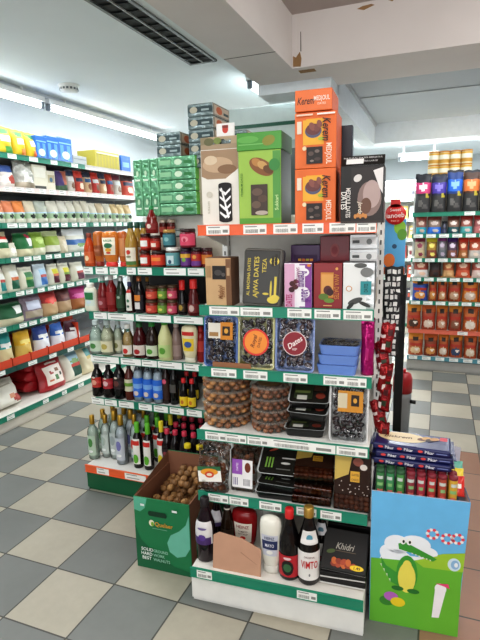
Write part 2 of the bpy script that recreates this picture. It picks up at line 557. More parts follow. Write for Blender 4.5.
mb.add([(.668, 1.9642, 2.49), (.674, 1.9642, 2.49), (.672, 1.9642, 2.6), (.668, 1.9642, 2.6)], [(0, 1, 2, 3)], crack)
mb.box(.64, .74, 2.02, 2.08, 2.3985, 2.4, chip)
struct(mb, 'beam_crosswise')
mb = MB(); mb.box(.3, .8, 2.24, 2.5, 2.335, 2.5, M('#dfe6ea', .8)); struct(mb, 'beam_lintel')
mb = MB(); mb.box(.66, .80, 2.47, 4.6, 2.28, 2.5, M('#d5dade', .8)); mb.box(.8, .82, 2.47, 4.6, 2.47, 2.5, '#b4b8bb'); struct(mb, 'beam_side')
mb = MB(); mb.box(.66, 3.8, 4.6, 4.9, 2.3, 2.5, M('#d8dde2', .8)); struct(mb, 'beam_rear')
mb = MB(); mb.box(-1.62, -1.57, -3.2, 6, 2.535, 2.56, '#cfd3d6'); mb.box(-1.66, -1.62, -3.2, 6, 2.55, 2.56, '#8e9396'); struct(mb, 'trim_1')

# ceiling fittings
t = thing('smoke_detector'); tag(t, 'round white smoke detector on the ceiling above the grocery wall', 'smoke detector'); t.location = (-1.22, 2.16, 2.56)
mb = MB(); mb.lathe([(.075, -.012), (.08, -.008), (.08, 0)], WHITE, 24); mb.build('base', t)
mb = MB(); mb.lathe([(.04, -.052), (.062, -.046), (.07, -.02), (.07, -.012)], WHITE, 24)
for k in range(16):
    a = k * PI / 8; mb.lathe([(.0715, -.04), (.0715, -.024)], '#6f7376', 2, a, a + .25, cap=False)
mb.build('cover', t)
t = thing('ceiling_vent'); tag(t, 'long metal louvre grille set in the ceiling beside the beam', 'ceiling vent'); t.location = (-.04, 0, 2.56)
gm = M('#8a8d8c', .45, metal=.6); dk = M('#3c3f3f', .7)
mb = MB()
for a, b in ((-.1, -.082), (.082, .1)): mb.box(a, b, .3, 2.1, -.012, -.001, gm)
mb.box(-.1, .1, 2.08, 2.1, -.012, -.001, gm); mb.box(-.1, .1, .3, .32, -.012, -.001, gm); mb.build('frame', t)
mb = MB(); mb.box(-.085, .085, .3, 2.1, -.003, -.001, dk); mb.build('backing', t)
mb = MB()
mb.box(-.004, .004, .3, 2.1, -.011, -.003, '#b7bbba')
y = .36
while y < 2.08:
    mb.add([(-.085, y, -.011), (.085, y + .03, -.011), (.085, y + .045, -.003), (-.085, y + .015, -.003)], [(0, 1, 2, 3)], gm); y += .1
mb.build('louvre', t)


def tube_light(x, y0, y1, z, label, e=15., along='Y', grp=None):
    t = thing('fluorescent_light'); tag(t, label, 'ceiling light', grp); t.location = (x, y0, z)
    if along == 'X': t.rotation_euler = (0, 0, -PI / 2)
    L = y1 - y0
    mb = MB(); mb.box(-.03, .03, 0, L, .03, .07, WHITE); mb.build('housing', t)
    mb = MB(); mb.tube([(0, .03, 0), (0, L - .03, 0)], .016, M('#f4faff', kind='e', emit=e), 12); mb.build('tube', t)
    cz = (2.56 if x < .33 else 2.5) - z
    for yy in (L * .12, L * .88):
        mb = MB(); mb.box(-.008, .008, yy - .008, yy + .008, .07, cz, WHITE); mb.build('hanger', t)
    for yy in (0, L - .03):
        mb = MB(); mb.box(-.018, .018, yy, yy + .03, -.02, .04, '#7f868b', bev=.003); mb.build('lamp_holder', t)


tube_light(-1.56, .45, 2.24, 2.455, 'long fluorescent tube along the grocery wall, the nearer of the two in line')
tube_light(-1.56, 2.29, 4.15, 2.455, 'long fluorescent tube along the grocery wall, beyond the joint in the line')
tube_light(.17, 2.42, 2.95, 2.46, 'short bright fluorescent light behind the ceiling beam above the orange boxes', 14)
tube_light(1.0, 5.3, 5.75, 2.19, 'fluorescent light at the far back above the bright shelves', 14, 'X')

# ================================================================== grocery wall (runs away along the aisle)
rl = random.Random(3)


def ticks(a, b, n, w=.085):
    return [(a + (b - a) * (k + .5) / n + rl.uniform(-.015, .015), w * rl.uniform(.8, 1.15)) for k in range(n)]


LZ = [2.024, 1.787, 1.524, 1.271, 1.016, .769, .457]
bc = M('#b5b6b4', .5)
for i, (x0, lab) in enumerate(((.578, 'nearest bay of the green-edged grocery wall shelving with a lying white sack at its foot'), (1.578, 'middle bay of the grocery wall shelving holding the big red bag at its foot'), (2.578, 'far bay of the grocery wall shelving with the pale top shelf edge'))):
    lv = []
    for k, z in enumerate(LZ):
        c = GREEN
        if k == 1: c = '#e8d8d2'
        if k == 0 and i == 2: c = '#cfccc8'
        if k == 6: c = '#1d4e46'
        n = 8 if k not in (0, 6) else 4
        lv.append((z, .05, M(c, .4), ticks(.04, .96, n) if not (k == 0 and i == 2) else [], bc))
    lv.append((.128, 0, M(GREEN, .4), ticks(.1, .95, 4, .07), M('#e4dfd6')))
    shelf_unit(LEF, x0, 1., lv, 2.06, .48, lab, 0, .09, group='bays of the grocery wall shelving', panel='#85878a')  # back panels coloured darker to deepen the shade between the goods


def bag(fr, l, r, top, y, z, d, base, art, label, cat='bag', name='food_bag', group=None, lean=0., flop=0., seed=None, turn=0., crush=.02, wmul=1., hmul=1., tp=.94):
    x, w, h = fr.fit(l, r, top, y, z)
    mb = pouch_mb(w * wmul, h * hmul, d, base, art, seed=seed or int(abs(l * 7 + top)), flop=flop, crush=crush, top=tp)
    return put((name, l, top), lambda: mb.build(name), fr, x, y, z, label, cat, group, turn, lean)


def carton(fr, l, r, top, y, z, d, front, art, label, cat='box', name='food_box', side=None, topm=None, group=None, lean=0., turn=0., sideart=(), wmul=1.):
    """y is the depth of its front face"""
    x, w, h = fr.fit(l, r, top, y, z)
    mb = carton_mb(w * wmul, h, d, front, side, topm, art, sideart)
    return put((name, l, top), lambda: mb.build(name), fr, x, y + d / 2, z, label, cat, group, turn, lean)


def R_(*a): return ('r',) + a
def E_(*a): return ('e',) + a
def T_(*a): return ('t',) + a


wal = ' of the grocery wall'
# top: yellow bags, blue packs, carton
z = 2.018
yb = M('#bfa41c', .5); red = M('#d8442c', .4); gr = M('#3f8f3a', .4)
ya = lambda s: [R_(-.9, .9, .86, .93, '#5b8f2e'), E_(0, .8, .5, .1, '#2f6b35'), R_(-.5, .6, .45, .66, '#f3eec2'), E_(.3, .16, .6, .15, s)]
bag(LEF, -8, 11, 126, .13, z, .13, yb, ya('#3f8f3a'), 'yellow flour bag with a green dot low down, on the top shelf' + wal, group='yellow flour bags')
bag(LEF, 11, 24, 130, .13, z, .12, yb, ya('#c9742a'), 'yellow flour bag between two yellow bags on the top shelf' + wal, group='yellow flour bags')
bag(LEF, 24, 36, 133, .13, z, .12, yb, ya('#d8632a'), 'yellow flour bag next to the blue packs on the top shelf' + wal, group='yellow flour bags')
bl = '#2a5fa8'
for i, (l, r, tp) in enumerate(((37, 48, 136), (48, 60, 136.5), (60, 73, 138))):
    carton(LEF, l, r, tp, .07, z, .16, M(bl, .25), [R_(-.9, .9, .75, .8, '#6fa5dd'), R_(-.8, -.3, .1, .7, '#4d8cd4'), R_(.2, .7, .1, .7, '#4d8cd4'), E_(0, .3, .6, .16, '#c8d6ea')],
           ('blue pack next to the yellow flour bags on the top shelf', 'blue pack in the middle of three on the top shelf', 'blue pack with a pale picture, last of three on the top shelf')[i] + wal, 'pack', 'blue_pack', group='blue packs on the top shelf')
carton(LEF, 73.5, 87, 156, .08, z, .2, '#9fa3a3', [R_(-.9, .9, .6, .7, '#7f8485')], 'low grey tray on the top shelf between blue packs and yellow carton', 'tray', 'display_tray')
carton(LEF, 96, 120, 152, .07, z, .2, '#a89c46', [R_(-1 + .25 * k, -.9 + .25 * k, .1, .8, '#b3a638') for k in range(8)] + [R_(-.9, .9, .82, .9, '#eee8b0')], 'wrapped block of yellow packets on the pale end of the top shelf', 'carton', 'packet_carton', side=M('#a89d40'), sideart=[R_(-.6, .6, .2, .75, '#f0ecc8')])
carton(LEF, 122, 131, 156, .08, z, .14, '#2b5fb4', [R_(-.7, .7, .3, .6, '#6f9bd8')], 'blue box past the yellow carton at the end of the top shelf', 'box', 'food_box')

# second shelf
z = 1.781
bag(LEF, -3, 12, 165, .13, z, .14, '#d8d0c8', [R_(-1, 1, .66, 1, '#4a63a0'), E_(.3, .35, .5, .2, '#a5463a'), R_(-1, -.2, .2, .5, '#efe8e2')], 'white and red bag with a blue top, second shelf of the grocery wall by the near edge', group=None)
bag(LEF, 14, 32, 161, .12, z, .15, M('#b9b8b0', .25, 'foil', scale=40), [R_(-.6, .6, .25, .45, '#e8e6e0'), R_(-1, 1, 0, .2, '#a89c88')], 'crumpled clear bag with a twisted top on the second shelf' + wal, crush=.06)
carton(LEF, 34, 48, 165, .08, z, .12, '#ded8c4', [R_(-.8, .8, .5, .9, '#eeeadc'), R_(-.8, .8, .04, .16, '#3c3c34')], 'cream carton beside the crumpled clear bag on the second shelf' + wal)
carton(LEF, 48, 56, 171, .08, z, .09, '#dbd4c0', [R_(-.8, .8, .4, .8, '#b5a888'), E_(0, .55, .4, .12, '#4a6e86')], 'small cream packet next to the cream carton on the second shelf' + wal)
bag(LEF, 55, 66, 171, .12, z, .1, '#a5563c', [R_(-1, 1, 0, .35, '#3a5a3c'), R_(-1, -.1, .3, 1, '#47346a')], 'rust, green and purple bag slumped on the second shelf' + wal, flop=.2)
bb = ['#c8c2b8', '#b8402e', '#c6a983', '#b5342e', '#c9a27a', '#b2332c', '#cfc8bc', '#c14a36']
nm = ['white and navy packet beside the slumped rust bag', 'red-topped biscuit packet behind the green strip end', 'dark-labelled brown packet, first past the red-topped one', 'red-topped packet in the middle of the brown packets', 'tan packet with a navy band past the middle of the row', 'red and navy packet near the white one', 'white and maroon packet near the end of the row', 'orange-red packet last before the green drink packs']
for i, (l, r) in enumerate(((66, 73.5), (74, 82.5), (83, 90.5), (91, 98), (98.5, 105), (105.5, 112), (112.5, 120), (121, 133))):
    bag(LEF, l, r, 170 + i * .8, .12, z, .09, bb[i], [R_(-1, 1, .74, 1, ('#26324e', '#c3382a', '#2b2f40', '#c0301f', '#2c2f45', '#b83a24', '#6a2a38', '#3b2424')[i]), R_(-.9, .9, .5, .68, ('#dcdcdc', '#26324e', '#2e5d8c')[i % 3]), E_(.1, .3, .5, .16, ('#7a5a44', '#e5d6bd', '#8a4f35')[i % 3])],
        nm[i] + ', second shelf' + wal, 'packet', 'biscuit_packet', group='biscuit packets on the second shelf')

# third shelf: white topped bags with a green picture strip
z = 1.518
bx = [-8, 3, 13, 24, 35, 46.5, 57.5, 66, 74, 81, 88, 95.5, 103, 110, 116.5, 123, 130]
tp = ['#d98d68', '#dd8a62', '#e08a4a', '#d8cdb4', '#b9bfb4', '#dcd8c8', '#e0dccf', '#dedacb', '#dcd6c4', '#d9d2c0', '#e1dccd', '#d4c2a4', '#dedac8', '#d8bf8e', '#dcc79a', '#d5b98a']
o3 = ['orange-topped', 'orange-topped', 'orange and yellow topped', 'pale straw topped', 'grey-green topped', 'white-topped', 'white-topped', 'white-topped', 'white-topped', 'white-topped', 'white-topped', 'beige-topped', 'white-topped', 'golden-topped', 'golden-topped', 'golden-topped']
n3 = ['at the near edge', 'second from the near edge', 'beside the pale straw one', 'before the grey-green one', 'just past the pale straw one', 'first past the grey-green one', 'second past the grey-green one', 'third past the grey-green one', 'fourth past the grey-green one', 'fifth past the grey-green one', 'sixth past the grey-green one', 'seventh past the grey-green one', 'between beige and golden ones', 'first of the golden three', 'middle of the golden three', 'last by the green drink packs']
for i in range(16):
    bag(LEF, bx[i] + .4, bx[i + 1] - .4, 201 if i < 10 else 203 + (i - 10) * .4, .12, z, .11, tp[i], [R_(-1, 1, .2, .52, '#a9c3a0'), R_(-1, 1, .42, .52, '#bcd6e6'), E_(-.1, .33, .5, .09, '#1f2a22'), E_(.5, .28, .3, .08, '#5f8f3a'), R_(-1, 1, 0, .2, '#d8d4c4')],
        f'{o3[i]} pulse bag with a green picture strip, {n3[i]}, third shelf' + wal, 'bag', 'pulse_bag', group='pulse bags on the third shelf')

# fourth shelf: rice
z = 1.265
bag(LEF, -6, 7, 232, .14, z, .15, '#d7cfae', [R_(-1, 1, .4, .62, '#1f6b3c'), R_(-1, 1, .62, .74, '#e9e5da'), R_(-1, 1, .72, .82, '#c84434')], 'rice bag with red, white and green bands on the fourth shelf' + wal, name='rice_bag')
bag(LEF, 5, 15, 243, .11, z, .1, '#ddd6c2', [E_(0, .5, .6, .2, '#efece2')], 'small slumped cream bag beside the dark green rice bag, fourth shelf' + wal, name='rice_bag', flop=.2)
bag(LEF, 14, 31, 233, .14, z, .15, '#d5cdaa', [R_(-1, 1, .34, 1, '#1d6e3a'), R_(.05, .8, .42, .8, '#f0efe8'), E_(.4, .86, .3, .06, '#d84a6a')], 'dark green rice bag with a white square label, fourth shelf' + wal, name='rice_bag')
bag(LEF, 29, 43, 232, .14, z, .14, '#dcd8bc', [R_(-1, 1, .36, 1, '#8fae44'), E_(0, .65, .5, .13, '#b9cf78')], 'lime green rice bag next to the dark green one, fourth shelf' + wal, name='rice_bag')
bag(LEF, 43, 58, 231, .14, z, .14, '#dedac8', [R_(-1, 1, .4, .78, '#92a83c'), R_(-1, 1, .78, 1, '#c7cfa0'), R_(-1, 1, 0, .1, '#4f5a52')], 'white rice bag with an olive middle, fourth shelf' + wal, name='rice_bag')
bag(LEF, 57, 66, 236, .12, z, .1, '#d9cbb0', [E_(0, .5, .5, .2, '#e8dcc8')], 'narrow beige bag squeezed before the blue and white bag, fourth shelf' + wal, name='rice_bag')
bag(LEF, 63, 84, 229, .14, z, .15, '#d9d8cc', [R_(-1, 1, .7, 1, '#e9eaea'), R_(-1, 1, .34, .56, '#3c6aa8'), E_(.2, .32, .5, .08, '#6a8f4a')], 'white rice bag with a blue wave band at the end of the fourth shelf', name='rice_bag')

# fifth shelf
z = 1.01
l5 = [(-6, 4, 268, '#2d8a86', 'teal-labelled pulse bag at the near edge'), (4, 18.5, 265, '#1f5f46', 'white pulse bag with a dark green label and white square'), (18.5, 33, 267, '#1f6b3c', 'white pulse bag with a green label and orange band'), (33.5, 46, 264, '#3a6fb0', 'pulse bag with a sky picture and blue foot'), (47, 58, 264, '#5a1f30', 'maroon-labelled pulse bag beside the sky picture one'), (58, 69, 263, '#5a1f2c', 'maroon-labelled pulse bag, second of three'), (70, 83, 262, '#5e1f3a', 'plum-labelled pulse bag at the shelf end')]
for i, (l, r, tp_, c, lab) in enumerate(l5):
    art = [R_(-.55, .6, .12, .42, c), R_(-.55, .6, .42, .55, ('#b8443a', '#c66a3a', '#7f9f4a')[i % 3]), R_(-.55, .6, .55, .76, ('#dcdcd6', '#9fc0d8', '#3f7a4a', '#d0c83a')[(0, 0, 2, 1, 3, 3, 0)[i]])]
    bag(LEF, l + .4, r - .4, tp_, .12, z, .12, ('#dedac8' if i != 3 else '#cfdde6'), art, lab + ', fifth shelf' + wal, 'bag', 'pulse_bag', group='pulse bags on the fifth shelf')
# sixth shelf
z = .763
bag(LEF, -6, 22, 303, .15, z, .17, '#cfc8aa', [R_(-1, 1, .36, 1, '#1d5a36'), R_(.1, .7, .5, .85, '#ecebe6')], 'large dark green rice bag with a white label on the sixth shelf' + wal, name='rice_bag', flop=.15)
bag(LEF, 20, 41, 295, .14, z, .15, M('#8f7f8c', .25, 'foil', scale=30), [R_(-.7, .6, .45, .8, '#c3c6d6'), R_(-.8, .8, .1, .4, '#a89a86')], 'purple-grey clear bag with a pale label on the sixth shelf' + wal)
bag(LEF, 40, 56, 292, .13, z, .14, '#c4a27a', [R_(-1, 1, .56, 1, '#a8302e'), E_(0, .66, .7, .14, '#d8483c')], 'tan bag with a bright red top on the sixth shelf' + wal)
bag(LEF, 55, 69.5, 289, .13, z, .13, '#b99a78', [R_(-1, 1, .5, 1, '#5a2a28'), R_(-.5, .5, .62, .75, '#7a4038')], 'tan bag with a dark brown top on the sixth shelf' + wal)
bag(LEF, 69.5, 85, 287, .13, z, .13, '#a8683c', [R_(-1, 1, .5, 1, '#b02a72'), E_(0, .62, .8, .12, '#d86aa8')], 'brown bag with a bright pink top at the end of the sixth shelf')
# seventh shelf: red shelf trays, each with a bag
z = .45
for i, (l, r, tp_, c, c2, lab) in enumerate(((-6, 13.5, 334, '#2a9a98', '#d8c89a', 'teal-topped'), (13.5, 32, 331, '#e2b020', '#d9b860', 'golden yellow'), (32, 49.5, 326, '#2b4a9a', '#e9e9ee', 'white and navy-topped'), (49.5, 64, 323, '#3a6fc4', '#e9e9ee', 'white and sky-blue-topped'), (64, 79.5, 320, '#5a1f34', '#eae8e8', 'white and maroon-topped'))):
    x, w, h = LEF.fit(l, r, 340, .06, z)
    nx = ('by the near edge', 'second from the near edge', 'in the middle of the row', 'before the last tray', 'last in the row')[i]
    mb = MB(); rc = M('#d24a2a', .6)
    mb.box(-w * .48, w * .48, -.1, .1, 0, .005, rc); mb.box(-w * .48, w * .48, -.1, -.096, 0, .065, rc); mb.box(-w * .48, w * .48, .096, .1, 0, .2, rc)
    for s in (-1, 1): mb.add([(s * w * .48, -.1, 0), (s * w * .48, .1, 0), (s * w * .48, .1, .2), (s * w * .48, -.1, .065)], [(0, 1, 2, 3)], rc)
    put(('tray7', i), lambda: mb.build('display_tray'), LEF, x, .165, z, f'red cardboard tray under the {lab} bag, seventh shelf of the grocery wall', 'tray', 'red display trays')
    bag(LEF, l + 1, r - 1, tp_, .15, z + .006, .14, c2, [R_(-1, 1, .55, 1, c), E_(0, .66, .7, .08, '#e8e8e4' if i != 1 else '#f0d878')], f'{lab} bag in a red tray, {nx}, seventh shelf' + wal, 'bag', 'sugar_bag', group='bags in the red trays', wmul=.9)
# one empty tray end
x, w, h = LEF.fit(80, 92, 318, .06, z)
mb = MB(); mb.box(-w / 2, w / 2, -.1, .1, 0, .005, rc); mb.box(-w / 2, w / 2, -.1, -.096, 0, .06, rc); mb.box(-w / 2, w / 2, .096, .1, 0, .24, rc); mb.box(-w / 2, -w / 2 + .004, -.1, .1, 0, .2, rc)
put('tray7e', lambda: mb.build('display_tray'), LEF, x, .165, z, 'empty orange-red cardboard tray at the end of the seventh shelf', 'tray', 'red display trays')
# bottom shelf
z = .122
bag(LEF, -14, 20, 381, .17, z, .2, '#ddd8cc', [R_(-.8, .6, .72, .76, '#a8a090'), R_(-.8, .3, .55, .58, '#a8a090'), E_(.6, .2, .35, .14, '#a4423a'), E_(.2, .3, .2, .08, '#c88a6a')], 'big white sack slumped on the bottom shelf nearest the viewer, brown print at its foot', 'sack', 'rice_sack', lean=-22)
rb = M('#a8222a', .3)
for k in range(3):
    mb = pouch_mb(.32, .42, .11, rb, [R_(-1, 1, .45, .48, '#d8837a'), R_(-.2, -.1, 0, 1, '#8a1a20')], seed=k)
    put(('redlie', k), lambda: mb.build('rice_sack'), LEF, 1.93 + .015 * k, .2, z + .06 + .085 * k, ('red plastic sack lying flat, bottom of the stack beside the big red and white bag', 'red plastic sack lying flat, middle of the stack beside the big red and white bag', 'red plastic sack lying flat, topmost beside the big red and white bag')[k], 'sack', 'red sacks lying flat', lean=-90)
bag(LEF, 40, 64, 359, .15, z, .15, rb, [R_(-.72, .72, .14, .8, '#e8dcd2'), E_(-.3, .55, .16, .07, '#a83a34'), E_(.2, .62, .14, .06, '#8a5a3a'), E_(.1, .35, .2, .08, '#4f7a4a'), E_(-.4, .3, .14, .05, '#c66a4a'), E_(.45, .45, .12, .06, '#3a3a3a'), R_(-.4, .5, .84, .9, '#e8dcd2')], 'big red bag with a white flower-patterned panel standing on the bottom shelf' + wal, 'sack', 'rice_sack', lean=-10)
bag(LEF, 60, 81, 352, .17, z, .16, '#e0dbcc', [R_(-.2, .8, .1, .42, '#1d4a3a'), R_(-.2, .8, .42, .54, '#c0392b'), R_(-.2, .8, .54, .92, '#9fc0d0'), E_(.3, .62, .5, .08, '#7a9a5a')], 'cream rice sack with a dark green label and red band on the bottom shelf', 'sack', 'rice_sack', lean=-10)
bag(LEF, 79, 92, 346, .17, z, .14, '#d8ccac', [R_(.0, .9, .6, .9, '#5f9a9a'), R_(.0, .9, .5, .6, '#c8b46a')], 'straw-coloured rice sack last on the bottom shelf, partly behind the bottles', 'sack', 'rice_sack', lean=-10)

# ================================================================== sauce and bottle bay (faces the viewer, behind the end stand)
BZ = [1.265, 1.015, .764, .51]
bt = {0: [(84, 93), (96, 108), (110, 118), (127, 136), (138, 152), (164, 186), (188, 204)], 1: [(94, 107), (108, 134), (136, 171), (174, 203)], 2: [(91, 119), (121, 141), (142, 157), (158, 182), (184, 200)], 3: [(92, 104), (105, 117), (119, 134), (139, 152), (154, 168), (170, 184), (187, 202)]}
lv = []
for k, z in enumerate(BZ):
    tk = []
    for l, r in bt[k]:
        a, b = BOT.X(l, 1.04, z - .02), BOT.X(r, 1.04, z - .02); tk.append(((a + b) / 2 + .31, b - a))
    lv.append((z, 1.04, M(GREEN, .4), tk, M('#dedcd6')))
tk = []
for l, r in ((97, 109), (125, 146)):
    a, b = BOT.X(l, .9, .135), BOT.X(r, .9, .135); tk.append(((a + b) / 2 + .31, b - a))
lv.append((.157, .9, M(ORANGE, .4), tk, M('#dedcd6')))
shelf_unit(BOT, -.31, 1.0, lv, 1.29, 1.48, 'sauce and bottle shelf unit with an orange strip on its green base', base_y=.9, base_h=.115, back_y=1.48, basecol='#17603c', strip_h=.043, panel='#3b3939')  # panel colour darkened to stand in for shade among deep bottle rows
GL = lambda c, a=.25: M(c, .05, 'glass', a=a)
DK = lambda c: M(c, .12, var=.15)
CL = GL('#e6efec', .3); LQ = lambda c: M(c, .15, 'haze', a=.75)
bay = ' of the sauce bay'


def bott(fr, l, r, top, y, z, key, label, cat='bottle', name='bottle', group=None, turn=0., kind='sauce', wm=1., hm=1., **kw):
    x, w, h = fr.fit(l, r, top, y, z)
    if key not in _P: k2 = lambda: bottle(name, kind, w / 2 * wm, h * hm, **kw)
    else: k2 = None
    return put(key, k2, fr, x, y, z, label, cat, group, turn)


tk_ = 'top row of the sauce bay'
z = 1.26
wht = M('#ecebe4', .5)
bott(BOT, 86.5, 96, 233, 1.12, z, 'ja', f'slim orange-red sauce bottle at the outer end of the {tk_}', kind='sauce', body=DK('#b8481c'), cap=M('#7a2f1a'), lab=[(.1, .45, '#c9622e', 1.2)], extra=((.25, .4, .08, '#e8d0a8'),))
bott(BOT, 96, 105.5, 231, 1.12, z, 'jb', f'orange-brown sauce bottle with a red rim next to the big orange squeeze bottle', kind='invert', body=DK('#b3662a'), cap=M('#8a2a1c'), lab=[(.3, .6, '#8a4a22', 1.2)])
bott(BOT, 104.5, 120.5, 231, 1.1, z, 'jc', 'big orange upside-down squeeze bottle with a white and green label and red cap', kind='invert', body=DK('#c9762e'), cap=M('#d6342c', .35), sy=.6,
     lab=[(.34, .82, '#e3dcc8', .9)], txt=[('BURGER', .74, .06, '#3f7a4a', 1.1)], extra=((.6, .55, .07, '#2f6f4a'), (.48, .4, .05, '#d8a03a'), (.4, .3, .03, '#c8452e')))
bott(BOT, 119.5, 129, 231, 1.12, z, 'jd', 'orange squeeze bottle with a pale side, half hidden behind the big orange one', kind='invert', body=DK('#b8622c'), cap=M('#c93a2e'), sy=.7, lab=[(.3, .8, '#c98a5a', .7)])
for i, (l, r, y) in enumerate(((127.5, 138, 1.09), (136, 143, 1.16), (142, 149, 1.16))):
    bott(BOT, l, r, 222, y, z, 'jh', ('green-capped yellow hot sauce bottle with a white label, in front of two more', 'green-capped yellow hot sauce bottle just behind the front one', 'green-capped yellow hot sauce bottle beside the red chilli sauce')[i], group='green-capped hot sauce bottles',
         kind='sauce', body=DK('#a8863a'), cap=M('#174a3a', .35), lab=[(.14, .44, '#e6e2cf', 1.2), (.06, .14, '#4f7a3a', 1.2)], extra=((.34, .4, .05, '#c0392b'), (.24, .5, .02, '#8a8a6a')))


def jar(key, l, r, top, y, z, lab, col, cap, label, group, **kw):
    return bott(BOT, l, r, top, y, z, key, lab, 'jar', 'jar', group, kind='jar', body=DK(col), cap=M(cap, .3, metal=.2), lab=label, wm=.97, hm=.97, **kw)


g = 'jars in the top row'
hj = lambda l, r, top: BOT.fit(l, r, top, 1.1, z)[2] * .97 + .001
jr = [(.14, .72, '#c8382a', PI), (.24, .6, '#ecebe6', .8)]
jar('ji', 141.5, 151, 250, 1.1, z, 'small red jar with a white square label under another like it, beside the hot sauces', '#7a1f16', '#3a1a16', jr, g)
jar('ji', 141.5, 151, 235, 1.1, z + hj(141.5, 151, 250), 'small red jar with a white square label on top of its twin', '#7a1f16', '#3a1a16', jr, g)
jar('jk', 152.5, 166.5, 250, 1.1, z, 'wide red-orange jar with a bright label in the bottom layer', '#6a1a14', '#2b1512', [(.16, .74, '#d8412a', 1.4), (.4, .6, '#e88a3a', .7)], g)
jar('jl', 151.5, 161, 235, 1.1, z + hj(152.5, 166.5, 250), 'small dark red jar on the wide red-orange jar', '#8a2418', '#3a1a16', [(.2, .65, '#c4382a', 1.3), (.25, .5, '#e8d8c8', .5)], g)
jar('jm', 167, 181, 246.5, 1.1, z, 'white-lidded jar with a teal picture label in the bottom layer', '#4a3a30', '#e6e6e0', [(.12, .74, '#5f9aa0', 1.4), (.2, .6, '#c4d8d8', .5)], g, extra=((.3, .25, .1, '#2f4f6a'),))
jar('jn', 164, 176, 229, 1.1, z + hj(167, 181, 246.5), 'teal-labelled jar with a gold lid in the upper layer', '#2f4a50', '#b08a4a', [(.12, .72, '#3f7f88', 1.4)], g, extra=((.45, .4, .12, '#8ab8b8'),))
jar('jo', 181, 196, 228, 1.1, z + hj(181.5, 192, 247), 'pink-labelled jar in the upper layer', '#7a2030', '#3a1c1c', [(.12, .72, '#d84a6a', 1.4)], g, extra=((.45, .5, .15, '#e88a9a'), (.4, .2, .1, '#b82a4a')))
jar('jp', 181.5, 192, 247, 1.1, z, 'purple jar with a green and orange lid label, bottom layer', '#4a1f4a', '#2b1a2b', [(.12, .7, '#6f3a8a', 1.4), (.5, .7, '#d8a83a', 1.2)], g, extra=((.4, .4, .1, '#7fae4a'),))
jar('jq', 192, 202.5, 247, 1.1, z, 'red and purple striped jar next to the purple one', '#6a1f2f', '#2b1a1a', [(.12, .7, '#b8342e', 1.4), (.12, .35, '#6f3a8a', 1.2)], g, extra=((.55, .4, .1, '#e0a04a'),))
jar('jr', 202.5, 213, 247, 1.1, z, 'dark red jar half hidden behind the kraft date box', '#6a1a1a', '#3a1a1a', [(.2, .66, '#c8762e', 1.4)], g)
jar('js', 175, 184, 228, 1.25, z + .152, 'grey-lidded jar behind the teal and pink jars', '#55605f', '#9a9a94', [(.2, .7, '#a8b4b0', 1.4)], g)
for i in range(2): jar('jt', 160 + i * 8, 167.5 + i * 8, 219, 1.25, z + .152, ('small dark red jar at the very back of the top row, behind the chilli sauce', 'small dark red jar at the very back of the top row, next to its twin')[i], '#5a1a16', '#c8b8a8', [(.3, .6, '#a8483a', 1.3)], g)
mb = MB(); mb.box(-.09, .68, 1.3, 1.47, 0, .268, M('#e2e0da', .5), bev=.003); o = mb.build('display_riser'); o.location = (0, 0, 1.26); tag(o, 'white display riser behind the jars with the green drink packs on top', 'riser')
mb = MB(); mb.box(.04, .47, 1.21, 1.295, 0, .15, M('#b8b0a2'), bev=.003); o = mb.build('display_tray'); o.location = (0, 0, 1.26); tag(o, 'pale cardboard riser behind the jars carrying the back row', 'tray')
bott(BOT, 147, 158, 206, 1.1, z + 2 * hj(141.5, 151, 250) + .0, 'ju', 'red chilli sauce bottle with a green cap standing on the small red jars', kind='gourd', body=DK('#7a1a18'), cap=M('#1f8a4a', .35), lab=[(.14, .36, '#8a2a28', 1.1)], extra=((.26, .4, .08, '#d8c8b8'),))

# second row
z = 1.01
r2 = 'second row of the sauce bay'
bott(BOT, 86, 98.5, 283, 1.08, z, 'ka', 'cream squeeze bottle with a green label at the outer end of the second row', kind='squeeze', body=M('#ddddca', .3), cap=M('#e6e6da'), sy=.6, lab=[(.2, .72, '#cfdccf', .9), (.42, .68, '#2f7a4a', .7)], extra=((.34, .4, .06, '#c8d8e0'),))
bott(BOT, 100, 109, 276, 1.1, z, 'kb', 'red sauce bottle with a teal neck ring, ' + r2, kind='sauce', body=DK('#7a1a1e'), cap=M('#b8c4c0'), lab=[(.1, .4, '#8a2a30', 1.2), (.82, .88, '#2f8a7a', PI)], extra=((.25, .5, .06, '#b8848a'),))
bott(BOT, 108.5, 117.5, 275, 1.1, z, 'kc', 'tall clear red sauce bottle between a red and a green bottle, ' + r2, kind='slim', body=DK('#841c1e'), cap=M('#d8d8d4'), lab=[(.2, .55, '#93292a', 1.1)])
bott(BOT, 118, 127, 276, 1.1, z, 'kd', 'dark green sauce bottle with a silver cap, ' + r2, kind='sauce', body=DK('#1f3322'), cap=M('#c4c8c4', .3, metal=.5), lab=[(.12, .5, '#2a4a2f', 1.1)], extra=((.42, .35, .04, '#a8b8a8'),))
bott(BOT, 127.5, 135, 282, 1.09, z, 'ke', 'brown sauce bottle with a tall white and red label and blue cap, ' + r2, kind='sauce', body=DK('#33130f'), cap=M('#26305a'), lab=[(.08, .76, '#e6e4da', .8), (.66, .76, '#c83028', .8)], extra=((.4, .35, .05, '#3f7a5a'), (.22, .35, .04, '#3a5a4a')))
bott(BOT, 136, 145.5, 276, 1.1, z, 'kf', 'black sauce bottle with an orange and white label and copper cap, ' + r2, kind='sauce', body=DK('#151318'), cap=M('#a8643a', .35, metal=.4), lab=[(.1, .5, '#26242e', 1.2), (.34, .5, '#d8842e', .6), (.12, .3, '#d8d4d0', .5)])
